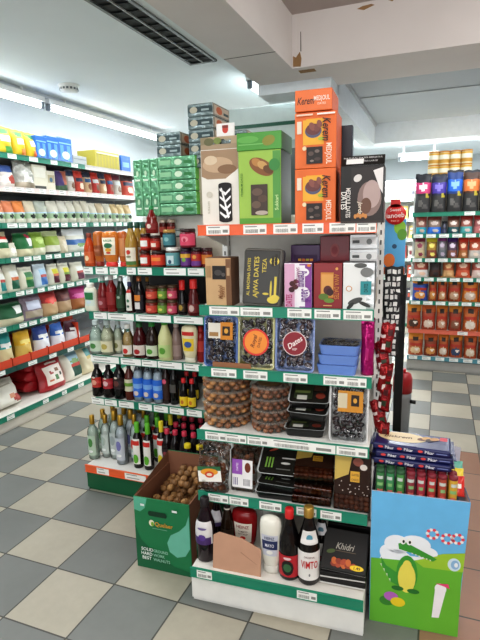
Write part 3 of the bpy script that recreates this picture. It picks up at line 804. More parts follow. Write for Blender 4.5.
bott(BOT, 146, 151.5, 277, 1.2, z, 'kg', 'narrow dark bottle with a gold cap at the back, ' + r2, kind='sauce', body=DK('#3a2018'), cap=M('#b8863a', .3, metal=.5))
for i, (l, r, c, c2, lb, lab) in enumerate(((147, 158.5, '#7a2a1e', '#c84a3a', '#e08a6a', 'red'), (158.5, 168, '#4f5f2a', '#6f9a3a', '#d8d06a', 'green'), (168, 178, '#7a2a2a', '#c8506a', '#e8c0a8', 'pink'))):
    for k in (0, 1):
        bott(BOT, l, r, 299.5, 1.1, z + (BOT.fit(l, r, 299.5, 1.1, z)[2] + .001) * k, ('kj', i), (f'{lab}-labelled relish jar under another on the second row', f'{lab}-labelled relish jar stacked on its twin, second row')[k] + bay, 'jar', 'jar', 'stacked relish jars', kind='jar', body=DK(c), cap=M('#5a4634', .3, metal=.3), wm=.97, hm=1.,
             lab=[(.12, .62, c2, 1.3)], extra=((.34, .45, .1, lb),))
bott(BOT, 179, 187.5, 280, 1.1, z, 'kk', 'black soy bottle with a red cap on the second row' + bay, kind='gourd', body=DK('#120e10'), cap=M('#d02a28', .35), capz=.72, capr=.62, lab=[(.1, .34, '#3a2a1a', 1.2)], extra=((.22, .5, .08, '#a88a3a'),))
bott(BOT, 189, 200, 279, 1.09, z, 'kl', 'dark red chilli sauce bottle with a red cap last on the second row' + bay, kind='gourd', body=DK('#5a1416'), cap=M('#d8322e', .35), capz=.74, capr=.6, lab=[(.1, .34, '#7a2a2c', 1.2)], extra=((.22, .5, .09, '#c8b0a8'),))

# third row
z = .758
r3 = 'third row of the sauce bay'
lgl = GL('#f2f8f5', .3)
for i, (l, r) in enumerate(((92, 103.5), (103, 115), (115, 124))):
    bott(BOT, l, r, 320, 1.1 if i < 2 else 1.14, z, ('la', i), ('clear dressing bottle with a green sprig label, outermost on the third row', 'clear dressing bottle with a cream label, second from the outer end', 'clear dressing bottle half behind the cream-labelled one')[i], group='clear dressing bottles', kind='sauce', body=lgl, cap=M('#c8d4d2', .3),
         liquid=LQ(('#dfeae2', '#eae6cc', '#e0e2d0')[i]), lab=[(.1, .42, ('#c9d8c4', '#ddd8b8', '#cfcdb4')[i], 1.2)], extra=((.26, .5, .08, ('#4f8a4a', '#b8a85a', '#8a8a5a')[i]),))
bott(BOT, 124, 134, 324, 1.09, z, 'lb', 'amber dressing bottle with a white and red fruit label, ' + r3, kind='sauce', body=lgl, cap=M('#e6e6e0'), liquid=LQ('#d8b070'), lab=[(.1, .38, '#e4ddd0', 1.2)], extra=((.2, .5, .08, '#c8302a'),))
bott(BOT, 135, 147, 322, 1.09, z, 'lc', 'dark red dressing bottle with a white label and green neck, ' + r3, kind='sauce', body=DK('#4a1216'), cap=M('#2f6a3a'), lab=[(.1, .38, '#d8ccc4', 1.2)], extra=((.2, .5, .07, '#a8282c'),))
bott(BOT, 147.5, 159.5, 321, 1.09, z, 'ld', 'dark dressing bottle with a green and white label and green cap, ' + r3, kind='sauce', body=DK('#2a1a14'), cap=M('#2f8a3a'), lab=[(.1, .38, '#cfd8c0', 1.2)], extra=((.22, .5, .07, '#5a9a3a'),))
bott(BOT, 160, 172.5, 319, 1.08, z, 'le', 'creamy pale green dressing bottle with a bright green cap, ' + r3, kind='sauce', body=M('#cfd09a', .2), cap=M('#4fa02f', .35), lab=[(.1, .4, '#b8cf8a', 1.2)], extra=((.26, .5, .08, '#5f9a3a'),))
bott(BOT, 172.5, 182.5, 322, 1.12, z, 'lf', 'pinkish-grey dressing bottle beside the creamy mayonnaise, ' + r3, kind='sauce', body=M('#8f7a74', .15), cap=M('#c8b8b0'), lab=[(.1, .4, '#a08a84', 1.2)])
bott(BOT, 183, 198.5, 325, 1.08, z, 'lg', 'cream mayonnaise bottle with a red and yellow label standing on its cap, ' + r3, kind='invert', body=M('#e8ddb8', .3), cap=M('#ddd8c4'), sy=.6, lab=[(.32, .66, '#e8c83a', .8), (.74, .84, '#c8302a', .8)], extra=((.5, .5, .08, '#3a5a9a'),))
bott(BOT, 197.5, 206, 326, 1.11, z, 'lh', 'red sauce bottle last on the third row next to the date trays', kind='squeeze', body=DK('#8a1c1c'), cap=M('#a82420'), lab=[(.3, .6, '#b83a32', 1.)])
# fourth row
z = .504
r4 = 'fourth row of the sauce bay'
for i, (l, r, top, c, lb, sp, lab) in enumerate(((94, 103.5, 364, '#17100f', '#b8322a', '#e0a08a', 'black syrup bottle with a red label at the outer end'), (105, 115, 365, '#1a1012', '#a82a34', '#e0b8b8', 'black syrup bottle with a dark red label, second from the outer end'), (115.5, 126, 363, '#0f0d0f', '#2a1c1e', '#6a3a34', 'all-black syrup bottle, third from the outer end'))):
    bott(BOT, l, r, top, 1.09, z, ('ma', i), lab + ', fourth row' + bay, group='black syrup bottles', kind='soda', body=DK(c), cap=M('#1a1818'), lab=[(.3, .62, lb, 1.3)], extra=((.46, .5, .08, sp), (.62, .3, .03, '#d8d0c0')))
bott(BOT, 126.5, 135, 364, 1.09, z, 'mb', 'bottle with a green and white label and dark red syrup, fourth row' + bay, kind='soda', body=DK('#5a2418'), cap=M('#2a2422'), lab=[(.26, .6, '#cfcbb0', 1.3), (.4, .5, '#6f9a3a', 1.2)])
for i, (l, r) in enumerate(((135, 144.5), (144.5, 154.5), (155, 163.5))):
    bott(BOT, l, r, 361 + i, 1.09, z, 'mc', ('blue-labelled clear water bottle, first of three beside the green-labelled one', 'blue-labelled clear water bottle, middle of three', 'blue-labelled clear water bottle, last of three before the dark bottles')[i] + ', fourth row', group='blue-labelled bottles', kind='soda', body=GL('#f0f6fa', .3), cap=M('#3f6ab0'), liquid=LQ('#d5dee4'),
         lab=[(.12, .6, '#2f6fd0', 1.4), (.34, .46, '#7fb0ea', 1.2)], extra=((.22, .5, .06, '#d8c8c0'),))
bott(BOT, 163.5, 171, 362, 1.1, z, 'md', 'dark bottle with a pink round label, fourth row' + bay, kind='slim', body=DK('#2a1612'), cap=M('#b8a05a', .3, metal=.4), lab=[(.1, .6, '#3a2018', 1.2)], extra=((.55, .55, .06, '#d8607a'),))
bott(BOT, 171, 179, 363, 1.1, z, 'me', 'tall black bottle with a small grey label, fourth row' + bay, kind='slim', body=DK('#12100f'), cap=M('#1a1a1a'), lab=[(.3, .5, '#55524e', .8)])
for i, (l, r, y) in enumerate(((180.5, 188.5, 1.08), (188.5, 197, 1.08), (184, 191, 1.2), (192, 199, 1.2))):
    bott(BOT, l, r, 378 if i < 2 else 375.5, y, z, 'mf', ('red-capped soy sauce bottle with a yellow label, next to the tall black bottle', 'red-capped soy sauce bottle with a yellow label, nearest the round date tubs', 'red-capped soy sauce bottle behind, between the two front ones', 'red-capped soy sauce bottle behind, nearest the round date tubs')[i], group='red-capped soy sauce bottles', kind='gourd', body=DK('#140d0c'), cap=M('#d4282c', .35), capr=.5, capz=.84,
         lab=[(.06, .38, '#e6c62e', 1.3)], extra=((.2, .4, .07, '#c87a2a'),))
# bottom row: clear gold-capped bottles and dark oil bottles
z = .151
gold = M('#b8923c', .3, metal=.7)
cl = [(90, 100, 415, '#b9cdb8', '#4f8a4a', 'green'), (98, 108, 417, '#c4cec8', '#a8b8b0', 'frosted'), (107, 117.5, 413, '#c2cac8', '#9aa6a8', 'grey'), (117.5, 129, 415, '#c3cad2', '#7a7ab0', 'lilac'), (127.5, 137, 417, '#c2d0cc', '#d84a3a', 'red')]
for i, (l, r, top, c, sp, nm_) in enumerate(cl):
    for k in range(3):
        y = 1.0 + (0 if i in (0, 3) else .045) + .1 * k
        x, w, h = BOT.fit(l, r, top, 1.0, z)
        key = ('na', i)
        lab = (f'gold-capped clear bottle with a {nm_} label in the front of its row', f'gold-capped clear bottle second back in the {nm_}-labelled row', f'gold-capped clear bottle third back in the {nm_}-labelled row')[k]
        put(key, (lambda: bottle('bottle', 'slim', w / 2 * .88, h, body=GL('#f2f8f5', .3), cap=gold, capz=.8, capr=.45, liquid=LQ(('#e2ece2', '#e8ecea', '#e6eaea', '#e2e4ee', '#e4ecea')[i]), lab=[(.1, .56, M(c, .3), 1.0)], extra=((.4, .5, .1, sp), (.2, .5, .03, '#e8ecea')))), BOT, x, y, z, lab, 'bottle', 'gold-capped clear bottles')
oi = [(134, 144.5, 422, '#4f9a2f', '#8ac03a', 'lime'), (144.5, 155, 424, '#4f9a2f', '#8ac03a', 'green'), (155.5, 165.5, 423, '#d8c82e', '#e0d040', 'yellow')]
for i, (l, r, top, cp, sp, nm_) in enumerate(oi):
    for k in range(3):
        x, w, h = BOT.fit(l, r, top, .99, z)
        y = .99 + (0, .0, .03)[i] + .105 * k
        cc = '#5fae2f' if i < 2 else '#d8c82e'
        lab = (('dark oil bottle with a lime cap and slanted green label, beside the clear bottles', 'second dark oil bottle with a lime cap and green label, in front', 'dark oil bottle with a yellow cap and yellow patch on its label')[i], f'dark oil bottle second back behind the {("first lime", "second lime", "yellow")[i]}-capped one', f'dark oil bottle third back behind the {("first lime", "second lime", "yellow")[i]}-capped one')[k]
        put(('nb', i > 1), (lambda: bottle('bottle', 'slim', w / 2 * .82, h, body=DK('#1a1410'), cap=M(cc, .4), capz=.76, capr=.5, lab=[(.1, .66, '#e8e8e0', .9), (.52, .62, '#d0342c', .8)], extra=((.22, .6, .1, cp if i > 1 else '#5fae2f'),))), BOT, x, y, z, lab, 'bottle', 'dark oil bottles')
for i, px in enumerate((169, 177, 186, 195)):
    for k in range(3):
        y = 1.02 + .1 * k; x = BOT.X(px, 1.02, z)
        put('nc', (lambda: bottle('bottle', 'soda', .034, .235, body=DK('#160e10'), cap=M('#c83a52', .4), capr=.42, lab=[(.3, .56, '#2a1a20', 1.3)], extra=((.44, .4, .05, '#8a3a44'),))), BOT, x, y, z,
            f'dark cordial bottle with a pink-red cap, {("beside the yellow-capped oil", "second along", "third along", "furthest along behind the walnut box")[i]}, {("front", "second back", "third back")[k]}', 'bottle', 'pink-capped dark bottles')
for i, (px, y) in enumerate(((189, .955), (201, .96))):
    put('nd', (lambda: bottle('bottle', 'soda', .043, .2, body=DK('#0f0e10'), cap=M('#e6cf2a', .4), capr=.42, lab=[(.3, .5, '#1f1c1e', 1.2)])), BOT, BOT.X(px, y, z), y, z, ('squat black bottle with a yellow cap just above the walnut box', 'squat black bottle with a yellow cap nearest the bag of dates')[i], 'bottle', 'yellow-capped black bottles')

# wrapped drink packs on top
ft = BOT
zt = 1.53
gf = M('#74b088', .22, 'foil', metal=.3, scale=34, var=.6); gf2 = M('#62ae4a', .25, 'foil', scale=26, var=.3)  # gf colour variation stands in for white glare streaks on the wrap
x0 = BOT.X(135.5, 1.2, zt)


def pack(w, h, d, f, s, spot, n=2):
    mb = MB(); mb.box(-w / 2, w / 2, -d / 2, d / 2, 0, h, f, s, f, .006)
    return mb


for i in range(3):
    def mk():
        mb = pack(.05, .3, .24, gf, gf, 0)
        for k in (0, 1):
            art_flat(mb, [E_(0, .25 + .5 * k, .3, .05, '#bcd8b8'), R_(-.6, .6, .12 + .5 * k, .15 + .5 * k, '#dcebd8'), R_(-.3, .3, .36 + .5 * k, .4 + .5 * k, '#2f7a3f'), R_(-.98, -.9, .02 + .5 * k, .46 + .5 * k, '#2f7a44')], .05, .3, -.1202)
        return mb.build('drink_pack')
    put('gv', mk, BOT, x0 + .028 + .0515 * i, 1.32, zt, ('green shrink-wrapped drink pack standing upright at the outer end above the jars', 'green shrink-wrapped drink pack standing upright, middle of three', 'green shrink-wrapped drink pack standing upright against the flat stack')[i], 'drink pack', 'upright green drink packs')
xh = (BOT.X(159.5, 1.2, zt) + BOT.X(198, 1.2, zt)) / 2; wh = BOT.X(198, 1.2, zt) - BOT.X(159.5, 1.2, zt)
nmk = ['lowest', 'second from the bottom', 'middle', 'second from the top', 'topmost']
for i in range(5):
    def mk():
        mb = pack(wh * .96, .06, .25, gf, gf2, 0)
        art_flat(mb, [R_(-.9, -.3, .3, .7, '#8fc498'), E_(.1, .5, .2, .25, '#cfe4c8'), R_(.4, .8, .35, .6, '#2f7a3f'), R_(-.95, .95, .03, .08, '#2a6a3c')], wh * .96, .06, -.1252)
        mb.T = Matrix.Rotation(PI / 2, 4, 'Z'); art_flat(mb, [E_(-.3, .5, .25, .3, '#bcd86a'), R_(.1, .8, .3, .7, '#4a8a34')], .25, .06, -wh * .48); mb.T = Matrix.Identity(4)
        return mb.build('drink_pack')
    put('gh', mk, BOT, xh, 1.325, zt + .0605 * i, f'green shrink-wrapped drink pack lying flat, {nmk[i]} in its stack of five', 'drink pack', 'flat green drink packs')
kf = M('#8a9a9a', .2, 'foil', metal=.35, scale=34, var=.5); kf2 = M('#8a8478', .3, 'foil', scale=30)


def gpack():
    w, h, d = .145, .062, .22
    mb = pack(w, h, d, kf, kf2, 0)
    art_flat(mb, [R_(-.95, .95, .3, .75, '#33474a'), E_(-.5, .5, .3, .25, '#b8b4a0'), R_(.1, .7, .4, .55, '#9fb0b0')], w, h, -d / 2 - .0002)
    mb.T = Matrix.Rotation(PI / 2, 4, 'Z'); art_flat(mb, [R_(-.85, .85, .15, .85, '#c9b8a4'), E_(-.3, .5, .35, .3, '#c2683f'), R_(.2, .8, .3, .5, '#3a4a4a')], d, h, -w / 2); mb.T = Matrix.Identity(4)
    return mb.build('drink_pack')


z2 = zt + .303
for i in range(2):
    put('gp', gpack, BOT, BOT.X(169, 1.22, z2), 1.33, z2 + .0625 * i, ('grey and white wrapped pack, lower of two on the flat green packs', 'grey and white wrapped pack, upper of two on the flat green packs')[i], 'drink pack', 'grey wrapped packs')
xg = BOT.X(201.5, 1.22, z2)
for i in range(5):
    put('gp', gpack, BOT, xg, 1.33, zt + .24 + .0625 * i, f'grey wrapped pack with an orange end, {nmk[i]} in the tallest stack', 'drink pack', 'grey wrapped packs')
mb = MB(); mb.box(xg - .075, xg + .075, 1.24, 1.44, 0, .238, M('#b9ad98'), bev=.003); o = mb.build('drink_carton'); o.location = (0, 0, zt); tag(o, 'plain tan carton carrying the tallest stack of grey packs, behind the white date box', 'carton')
for i in range(2):
    put('gp', gpack, BOT, xg + .162, 1.38, zt + .24 + .0625 * i + .05, ('grey wrapped pack beside the tallest stack, lower of two', 'grey wrapped pack beside the tallest stack, upper of two')[i], 'drink pack', 'grey wrapped packs')
mb = MB(); mb.box(xg + .085, xg + .24, 1.3, 1.47, 0, .288, M('#a8a090'), bev=.003); o = mb.build('drink_carton'); o.location = (0, 0, zt); tag(o, 'plain carton under the two grey packs behind the date boxes', 'carton')

# ================================================================== end stand of dates (nearest the viewer)
CZ = [1.474, 1.168, .929, .682, .426]
CY = [.122, .107, .077, .035, .022]
ct = [[(208, 228), (245, 265), (275, 296), (304, 322), (331, 354), (358, 384)], [(211, 238), (242, 271), (289, 310), (316, 339), (345, 371)], [(213, 235), (245, 266), (285, 306), (325, 344), (347, 365)],
      [(207, 225), (227, 245), (249, 267), (270, 334), (338, 366)], [(210, 227), (231, 247), (261, 280), (298, 315), (322, 340)]]
lv = []
for k in range(5):
    tk = []
    for l, r in ct[k]:
        a, b = CEN.X(l - 1.5, CY[k], CZ[k] - .02), CEN.X(r + 1.5, CY[k], CZ[k] - .02); b = min(b, .662); tk.append(((a + b) / 2, b - a))
    lv.append((CZ[k], CY[k], M(ORANGE if k == 0 else '#268a70', .35), tk, M('#e4e2dd')))
tk = []
for l, r in ((197, 212), (297, 317)):
    a, b = CEN.X(l, -.085, .14), CEN.X(r, -.085, .14); tk.append(((a + b) / 2, b - a))
lv.append((.157, -.085, M('#23876a', .35), tk, M('#e4e0d8')))
shelf_unit(CEN, 0, .666, lv, 1.5, .46, 'white end stand of six shelves loaded with dates, orange strip along its top shelf', base_y=-.085, base_h=.118, back_y=.46, basecol='#e6e5e0', slots=True, big=True)
ex = ' on the end stand'

# --- top shelf
z = 1.468; zb = z


def boxp(name, l, r, top, y, z, d, front, art, label, side=None, lid=None, cat='box', sideart=(), group=None, turn=0., topm=None, wm=1., lidart=()):
    """a carton, with its lid or header as a part; y is its front"""
    x, w, h = CEN.fit(l, r, top, y, z); w *= wm
    t = thing(name)
    carton_mb(w, h, d, front, side, topm, art, sideart).build('body', t)
    if lid:
        lh, over, lm, ls = lid
        m2 = MB(); m2.box(-w / 2 - over, w / 2 + over, -d / 2 - over, d / 2 + over, h, h + lh, lm, ls, None, .002); art_flat(m2, lidart, w, lh, -d / 2 - over, h); m2.build('lid', t)
    t.location = CEN.w(x, y + d / 2, z); t.rotation_euler = (0, 0, CEN.th + math.radians(turn)); tag(t, label, cat, group)
    return t, w, h


blk = '#1a1716'
sil = M('#c9c6c2', .15, metal=.6)
t, w, h = boxp('date_box', 203, 240, 149, .15, z, .1, '#e8e4da', [R_(-.97, .97, .62, .99, '#a58a6e'), ('p', [(-.97, .66), (-.5, .6), (.2, .6), (.97, .74), (.97, .5), (-.97, .5)], '#e8e4da'), E_(-.1, .8, .8, .1, '#c4a88a'), E_(.4, .74, .5, .06, '#8a6a4e'), E_(-.45, .86, .35, .06, '#d8c4a8'),
               R_(-.08, .62, .08, .54, blk), E_(.27, .54, .35, .03, blk), E_(.27, .08, .35, .03, blk)] + [('p', [(-.02, .5 - .1 * k), (.3, .44 - .1 * k), (.56, .5 - .1 * k), (.56, .47 - .1 * k), (.28, .4 - .1 * k), (-.02, .47 - .1 * k)], sil) for k in range(4)]
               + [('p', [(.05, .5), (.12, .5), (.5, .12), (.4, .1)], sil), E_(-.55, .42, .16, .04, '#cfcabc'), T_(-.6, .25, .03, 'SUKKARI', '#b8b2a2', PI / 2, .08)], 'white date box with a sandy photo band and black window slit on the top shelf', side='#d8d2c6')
m2 = MB(); k = w / 2
m2.box(-k, k, -.045, .045, h + .001, h + .018, M('#a8947a')); m2.box(-k, -k + .03, -.045, -.04, h + .018, h + .045, '#8f8468'); m2.box(k - .03, k, -.045, -.04, h + .018, h + .045, '#b39f82')
m2.box(-k + .03, k - .03, -.045, -.04, h + .036, h + .045, '#b39f82'); m2.ell(-k * .55, h + .028, .02, .014, -.0455, '#6a6a4a'); m2.ell(-k * .1, h + .03, .015, .012, -.0455, '#7a8a4a'); m2.build('carry_handle', t)
mb = MB(); mb.box(-.035, .035, -.004, .004, 0, .052, '#f0efec'); mb.ell(.0, .03, .012, .014, -.0045, '#c9483a'); mb.rect(-.012, .012, .035, .045, -.005, '#8a3a34')
o = mb.build('price_card'); o.location = CEN.w(CEN.X(226, .2, 1.77), .2, z + h + .046); o.rotation_euler = (0, 0, CEN.th); tag(o, 'white price card with a small red mark standing above the white date box', 'card')

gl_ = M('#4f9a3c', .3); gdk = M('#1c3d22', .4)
boxp('date_box', 239.5, 281.5, 150, .14, z, .17, M('#8fb54e', .35), [R_(-.97, .97, .02, .98, '#9ec256'), R_(.62, .97, .02, .98, '#5a9a4a'), R_(-.97, .97, .02, .1, '#5fa03c'), E_(.1, .78, .62, .1, '#8a5a34', -.5), E_(-.12, .84, .25, .05, '#b8844a', -.5), E_(.15, .8, .25, .05, '#c9a064', -.5), E_(.42, .74, .25, .05, '#6a4426', -.5),
     E_(.7, .8, .25, .08, '#3f8a44'), R_(-.4, .38, .14, .55, '#4a3c34'), E_(-.1, .45, .25, .05, '#6a564a'), E_(.15, .36, .22, .05, '#5c483c'), E_(-.15, .28, .22, .05, '#6e5a4c'), E_(.1, .17, .3, .03, '#b8aca0'), T_(.8, .3, .05, 'Sukkari', '#cfe8a8', PI / 2, .12), T_(-.82, .55, .03, 'PREMIUM DATES', '#4f7a2f', PI / 2, .2)],
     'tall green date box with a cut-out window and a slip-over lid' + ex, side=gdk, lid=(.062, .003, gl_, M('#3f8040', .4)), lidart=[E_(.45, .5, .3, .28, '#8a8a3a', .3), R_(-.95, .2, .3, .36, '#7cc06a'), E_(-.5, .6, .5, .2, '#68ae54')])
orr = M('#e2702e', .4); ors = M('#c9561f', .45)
ora = [R_(-.8, .97, .03, .97, '#e2702e'), R_(-.45, .4, .42, .88, '#e8a92e'), R_(-.6, .3, .42, .86, '#eab038'), E_(-.1, .66, .4, .12, '#5a5a72'), E_(-.1, .69, .36, .1, '#6a3a3a'), E_(-.15, .74, .14, .08, '#8a5248', .5), E_(.1, .72, .14, .08, '#7a4640', -.4), E_(.2, .78, .12, .07, '#8a5248', .3), E_(.28, .52, .14, .03, '#a8b83a'),
       E_(-.52, .36, .1, .04, '#e8d8b0'), R_(-.88, -.66, .62, .84, '#e8d8c4'), R_(-.42, .36, .08, .38, '#241c1a'), E_(-.2, .26, .14, .04, '#5a4a44'), E_(.1, .3, .12, .03, '#75665e'), E_(.12, .16, .16, .03, '#4a3a36'), E_(-.15, .13, .1, .02, '#8a7c74'),
       T_(.56, .68, .15, 'Kerem', '#2a1a14', -PI / 2, .078, .3), T_(.68, .25, .1, 'MEDJOUL', '#f6e6d4', -PI / 2, .07)]
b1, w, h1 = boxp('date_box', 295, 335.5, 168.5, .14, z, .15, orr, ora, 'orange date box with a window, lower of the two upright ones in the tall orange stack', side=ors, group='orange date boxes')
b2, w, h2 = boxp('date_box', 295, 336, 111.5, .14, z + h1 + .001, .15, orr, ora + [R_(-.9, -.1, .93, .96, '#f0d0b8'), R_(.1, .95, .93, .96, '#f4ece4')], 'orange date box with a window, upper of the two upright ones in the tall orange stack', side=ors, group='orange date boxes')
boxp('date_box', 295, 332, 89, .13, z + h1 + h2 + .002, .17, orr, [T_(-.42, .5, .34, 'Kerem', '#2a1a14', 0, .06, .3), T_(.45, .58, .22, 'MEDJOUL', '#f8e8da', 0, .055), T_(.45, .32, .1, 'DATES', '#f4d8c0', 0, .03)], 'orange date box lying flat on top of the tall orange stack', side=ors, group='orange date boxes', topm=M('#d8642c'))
t, w, h = boxp('date_box', 340, 383, 165, .12, z, .13, blk, [R_(-.5, .95, .04, .96, '#2a2322'), E_(.35, .42, .55, .3, '#8a746e'), E_(.45, .5, .4, .24, '#b39d98'), E_(.2, .3, .25, .14, '#6a4a3a'), ('p', [(.5, .9), (.95, .95), (.95, .5), (.8, .6)], '#e4e0de'), E_(-.2, .78, .2, .06, '#d8d4d0', .6), R_(-.97, .97, .0, .04, '#3a302c'),  # palest patches paint white glare over the dates in the window
     T_(-.62, .36, .08, 'MEDJOUL DATES', '#e8e2dc', -PI / 2, .1), T_(-.82, .4, .1, 'DATES', '#f2eee8', -PI / 2, .06), T_(-.05, .24, .07, 'Jordan', '#e8dcc8', -PI / 2, .06, .2)] + [E_(-.28 + .12 * k, .12 + .02 * (k % 2), .07, .04, '#c9894a') for k in range(5)],
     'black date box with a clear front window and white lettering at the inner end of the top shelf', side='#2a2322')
m2 = MB(); m2.add([(-w / 2, -.065, h), (w / 2, -.065, h), (w / 2, -.03, h + .035), (-w / 2, -.03, h + .035)], [(0, 1, 2, 3)], blk); m2.build('header_flap', t)
m2 = MB(); T0 = Matrix.Translation((0, -.0655, h)) @ Matrix.Rotation(-math.atan2(.035, .035), 4, 'X') @ Matrix.Translation((0, 0, 0))
m2.T = T0; m2.text('NATURAL DATES MEDJOUL', 0, .038, .008, -.0005, M('#d8d8d8'), 0, w * .9); m2.text('EXTRA LARGE', .02, .02, .008, -.0005, M('#cfcfcf'), 0, w * .4); m2.rect(-w * .38, w * .02, .006, .032, -.001, '#e8e8e6'); m2.build('lettering', t)
mb = MB(); mb.box(-.035, .035, -.02, .02, 0, .36, M('#1d2230', .35), M('#2c3848', .35), None, .003); o = mb.build('date_box'); o.location = CEN.w(CEN.X(343, .34, 1.6), .34, z); o.rotation_euler = (0, 0, CEN.th); tag(o, 'plain dark blue box standing behind the orange stack and the black window box', 'box')

# --- second shelf
z = 1.162
boxp('date_box', 206.5, 232, 258, .125, z, .1, M('#c9a67c', .6), [R_(-.45, .6, .56, .84, '#1f1b1a'), E_(0, .7, .3, .06, '#4a4644'), E_(.4, .66, .15, .04, '#5a5452'), R_(.6, 1, .02, .98, '#7a563a'), R_(.68, .9, .64, .8, '#b89a78'), R_(-.9, -.55, .6, .84, '#a8865e'), T_(.15, .3, .1, 'Medjool', '#8a5a34', PI / 2, .055, .3), T_(.38, .3, .06, 'DATES', '#8a5a34', PI / 2, .04)],
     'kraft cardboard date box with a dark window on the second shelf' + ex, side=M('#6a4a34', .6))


x, w, h = CEN.fit(241, 280, 249, .13, z)
gd = M('#d8c24a', .4)
t = thing('date_tub'); mb = MB(); mb.box(-w / 2, w / 2, -.03, .03, 0, h, M('#7b7a75', .15), None, None, .014); mb.build('tub', t)
mb = MB(); mb.box(-w / 2 + .008, w / 2 - .008, -.035, -.028, .008, h - .008, M('#33312c', .3), M('#8a8882', .1), None, .003)  # grey sheen of the film is put into lid and edge colours
mb.build('lid', t)
mb = MB(); y0 = -.0356
for st, u, hh, mw in (('AL MADINA DATES', -.66, .012, .84), ('AJWA DATES', -.28, .019, .8), ('TEZA', .12, .016, .36)):
    mb.text(st, u * w / 2, h * (.5 if mw > .5 else .7), hh, y0, gd, PI / 2, mw * h)
for cx, cz, rx, rz in ((.62, .78, .24, .14), (.5, .3, .05, .3), (.62, .12, .28, .06), (.25, .22, .16, .02)): mb.ell(cx * w / 2, cz * h, rx * w / 2, rz * h / 2 if rz > .1 else rz * h, y0, gd)
mb.ell(.72 * w / 2, .16 * h, .12 * w, .05 * h, y0 - .0003, gd); mb.rect(.66 * w / 2, .78 * w / 2, .2 * h, .52 * h, y0 - .0002, gd)
for k in range(6): mb.ell(.62 * w / 2 + (k % 2 - .5) * .012, h * (.72 + .03 * k), .006, .008, y0 - .0004, '#2a2620')
mb.build('gold_printing', t)
t.location = CEN.w(x, .16, z); t.rotation_euler = (math.radians(-7), math.radians(2), CEN.th); tag(t, 'black plastic tub of dates with gold writing leaning on the second shelf' + ex, 'tub')
_plum = '#6a2f8a'
boxp('date_box', 284.5, 312, 263, .125, z, .09, M('#ece6ec', .35), [R_(-.98, -.25, .02, .98, '#d8a8c4'), R_(.1, .98, .02, .98, '#8a4a9a'), R_(-.1, .5, .05, .95, '#f0ecf0'), E_(.3, .8, .5, .1, '#f0ecf0'), E_(.35, .35, .5, .14, '#f0ecf0'), E_(-.4, .55, .22, .06, '#4a1f24'), E_(-.2, .48, .22, .06, '#5a282c'), E_(-.45, .42, .22, .06, '#3f1a20'), E_(-.15, .6, .18, .05, '#632f30'),
     T_(.35, .66, .2, 'Premium', _plum, -PI / 2, .06, .2), T_(.62, .3, .22, 'Saudi', _plum, -PI / 2, .05, .2), T_(-.65, .18, .14, 'DATES', '#b02a6a', PI / 2, .045), T_(.02, .7, .07, 'SAFAWI DATES', '#9a4a7a', -PI / 2, .07), E_(.8, .95, .14, .03, '#e0842e')],
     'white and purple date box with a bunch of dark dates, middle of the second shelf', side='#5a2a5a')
boxp('date_box', 313.5, 342, 263, .12, z, .09, M('#8a1f26', .35), [R_(-.5, .4, .26, .8, '#c9863a'), R_(-.45, .35, .3, .76, '#d8a05a'), E_(0, .42, .3, .1, '#5a2a2a'), E_(.15, .38, .25, .08, '#3f1f24'), E_(-.3, .28, .35, .07, '#5f7a34'), E_(.1, .2, .35, .05, '#6a8a3a'), T_(.62, .5, .1, 'AJWA DATES', '#c9863a', -PI / 2, .09), R_(-.3, .3, .08, .1, '#d8a86a'), E_(.62, .88, .1, .03, '#e0a85a')],
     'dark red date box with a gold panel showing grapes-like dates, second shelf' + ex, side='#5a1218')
sv = M('#c9cccc', .18, 'foil', metal=.3, scale=22, var=.2)
boxp('date_box', 342.5, 374, 262.5, .115, z, .08, sv, [R_(-.98, .5, .03, .97, '#e2e4e2'), E_(-.2, .2, .5, .06, '#4a4c4a', .4), E_(.4, .14, .4, .04, '#3a3c3a', -.4), E_(.5, .8, .4, .1, '#7a7c7a'), E_(.1, .94, .4, .05, '#5a5c5a'), E_(-.6, .46, .2, .06, '#c98a4a'), E_(-.6, .46, .15, .045, '#e4e6e4'), R_(.12, .8, .34, .62, '#2f8f94'), T_(.46, .48, .08, 'DATES', '#123c40', PI / 2, .03), E_(-.5, .1, .3, .04, '#2f312f', .8)],
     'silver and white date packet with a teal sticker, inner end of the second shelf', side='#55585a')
zb = z
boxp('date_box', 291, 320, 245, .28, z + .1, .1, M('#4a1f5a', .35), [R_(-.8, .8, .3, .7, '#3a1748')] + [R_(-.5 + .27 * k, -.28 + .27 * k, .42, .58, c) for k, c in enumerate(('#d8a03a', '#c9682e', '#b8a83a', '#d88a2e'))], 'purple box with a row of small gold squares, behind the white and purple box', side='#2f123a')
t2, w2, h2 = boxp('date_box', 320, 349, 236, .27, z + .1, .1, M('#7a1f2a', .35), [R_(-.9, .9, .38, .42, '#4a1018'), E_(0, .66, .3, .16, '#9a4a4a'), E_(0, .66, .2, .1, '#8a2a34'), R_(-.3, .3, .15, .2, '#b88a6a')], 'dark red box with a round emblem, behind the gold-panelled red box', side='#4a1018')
mb = MB(); mb.box(.24, .66, 0, .11, 0, .098, M('#a89f92'), bev=.003); o = mb.build('display_riser'); o.location = CEN.w(0, .27, z); o.rotation_euler = (0, 0, CEN.th); tag(o, 'plain riser at the back of the second shelf under the purple and dark red boxes', 'riser')
zz = z + .1
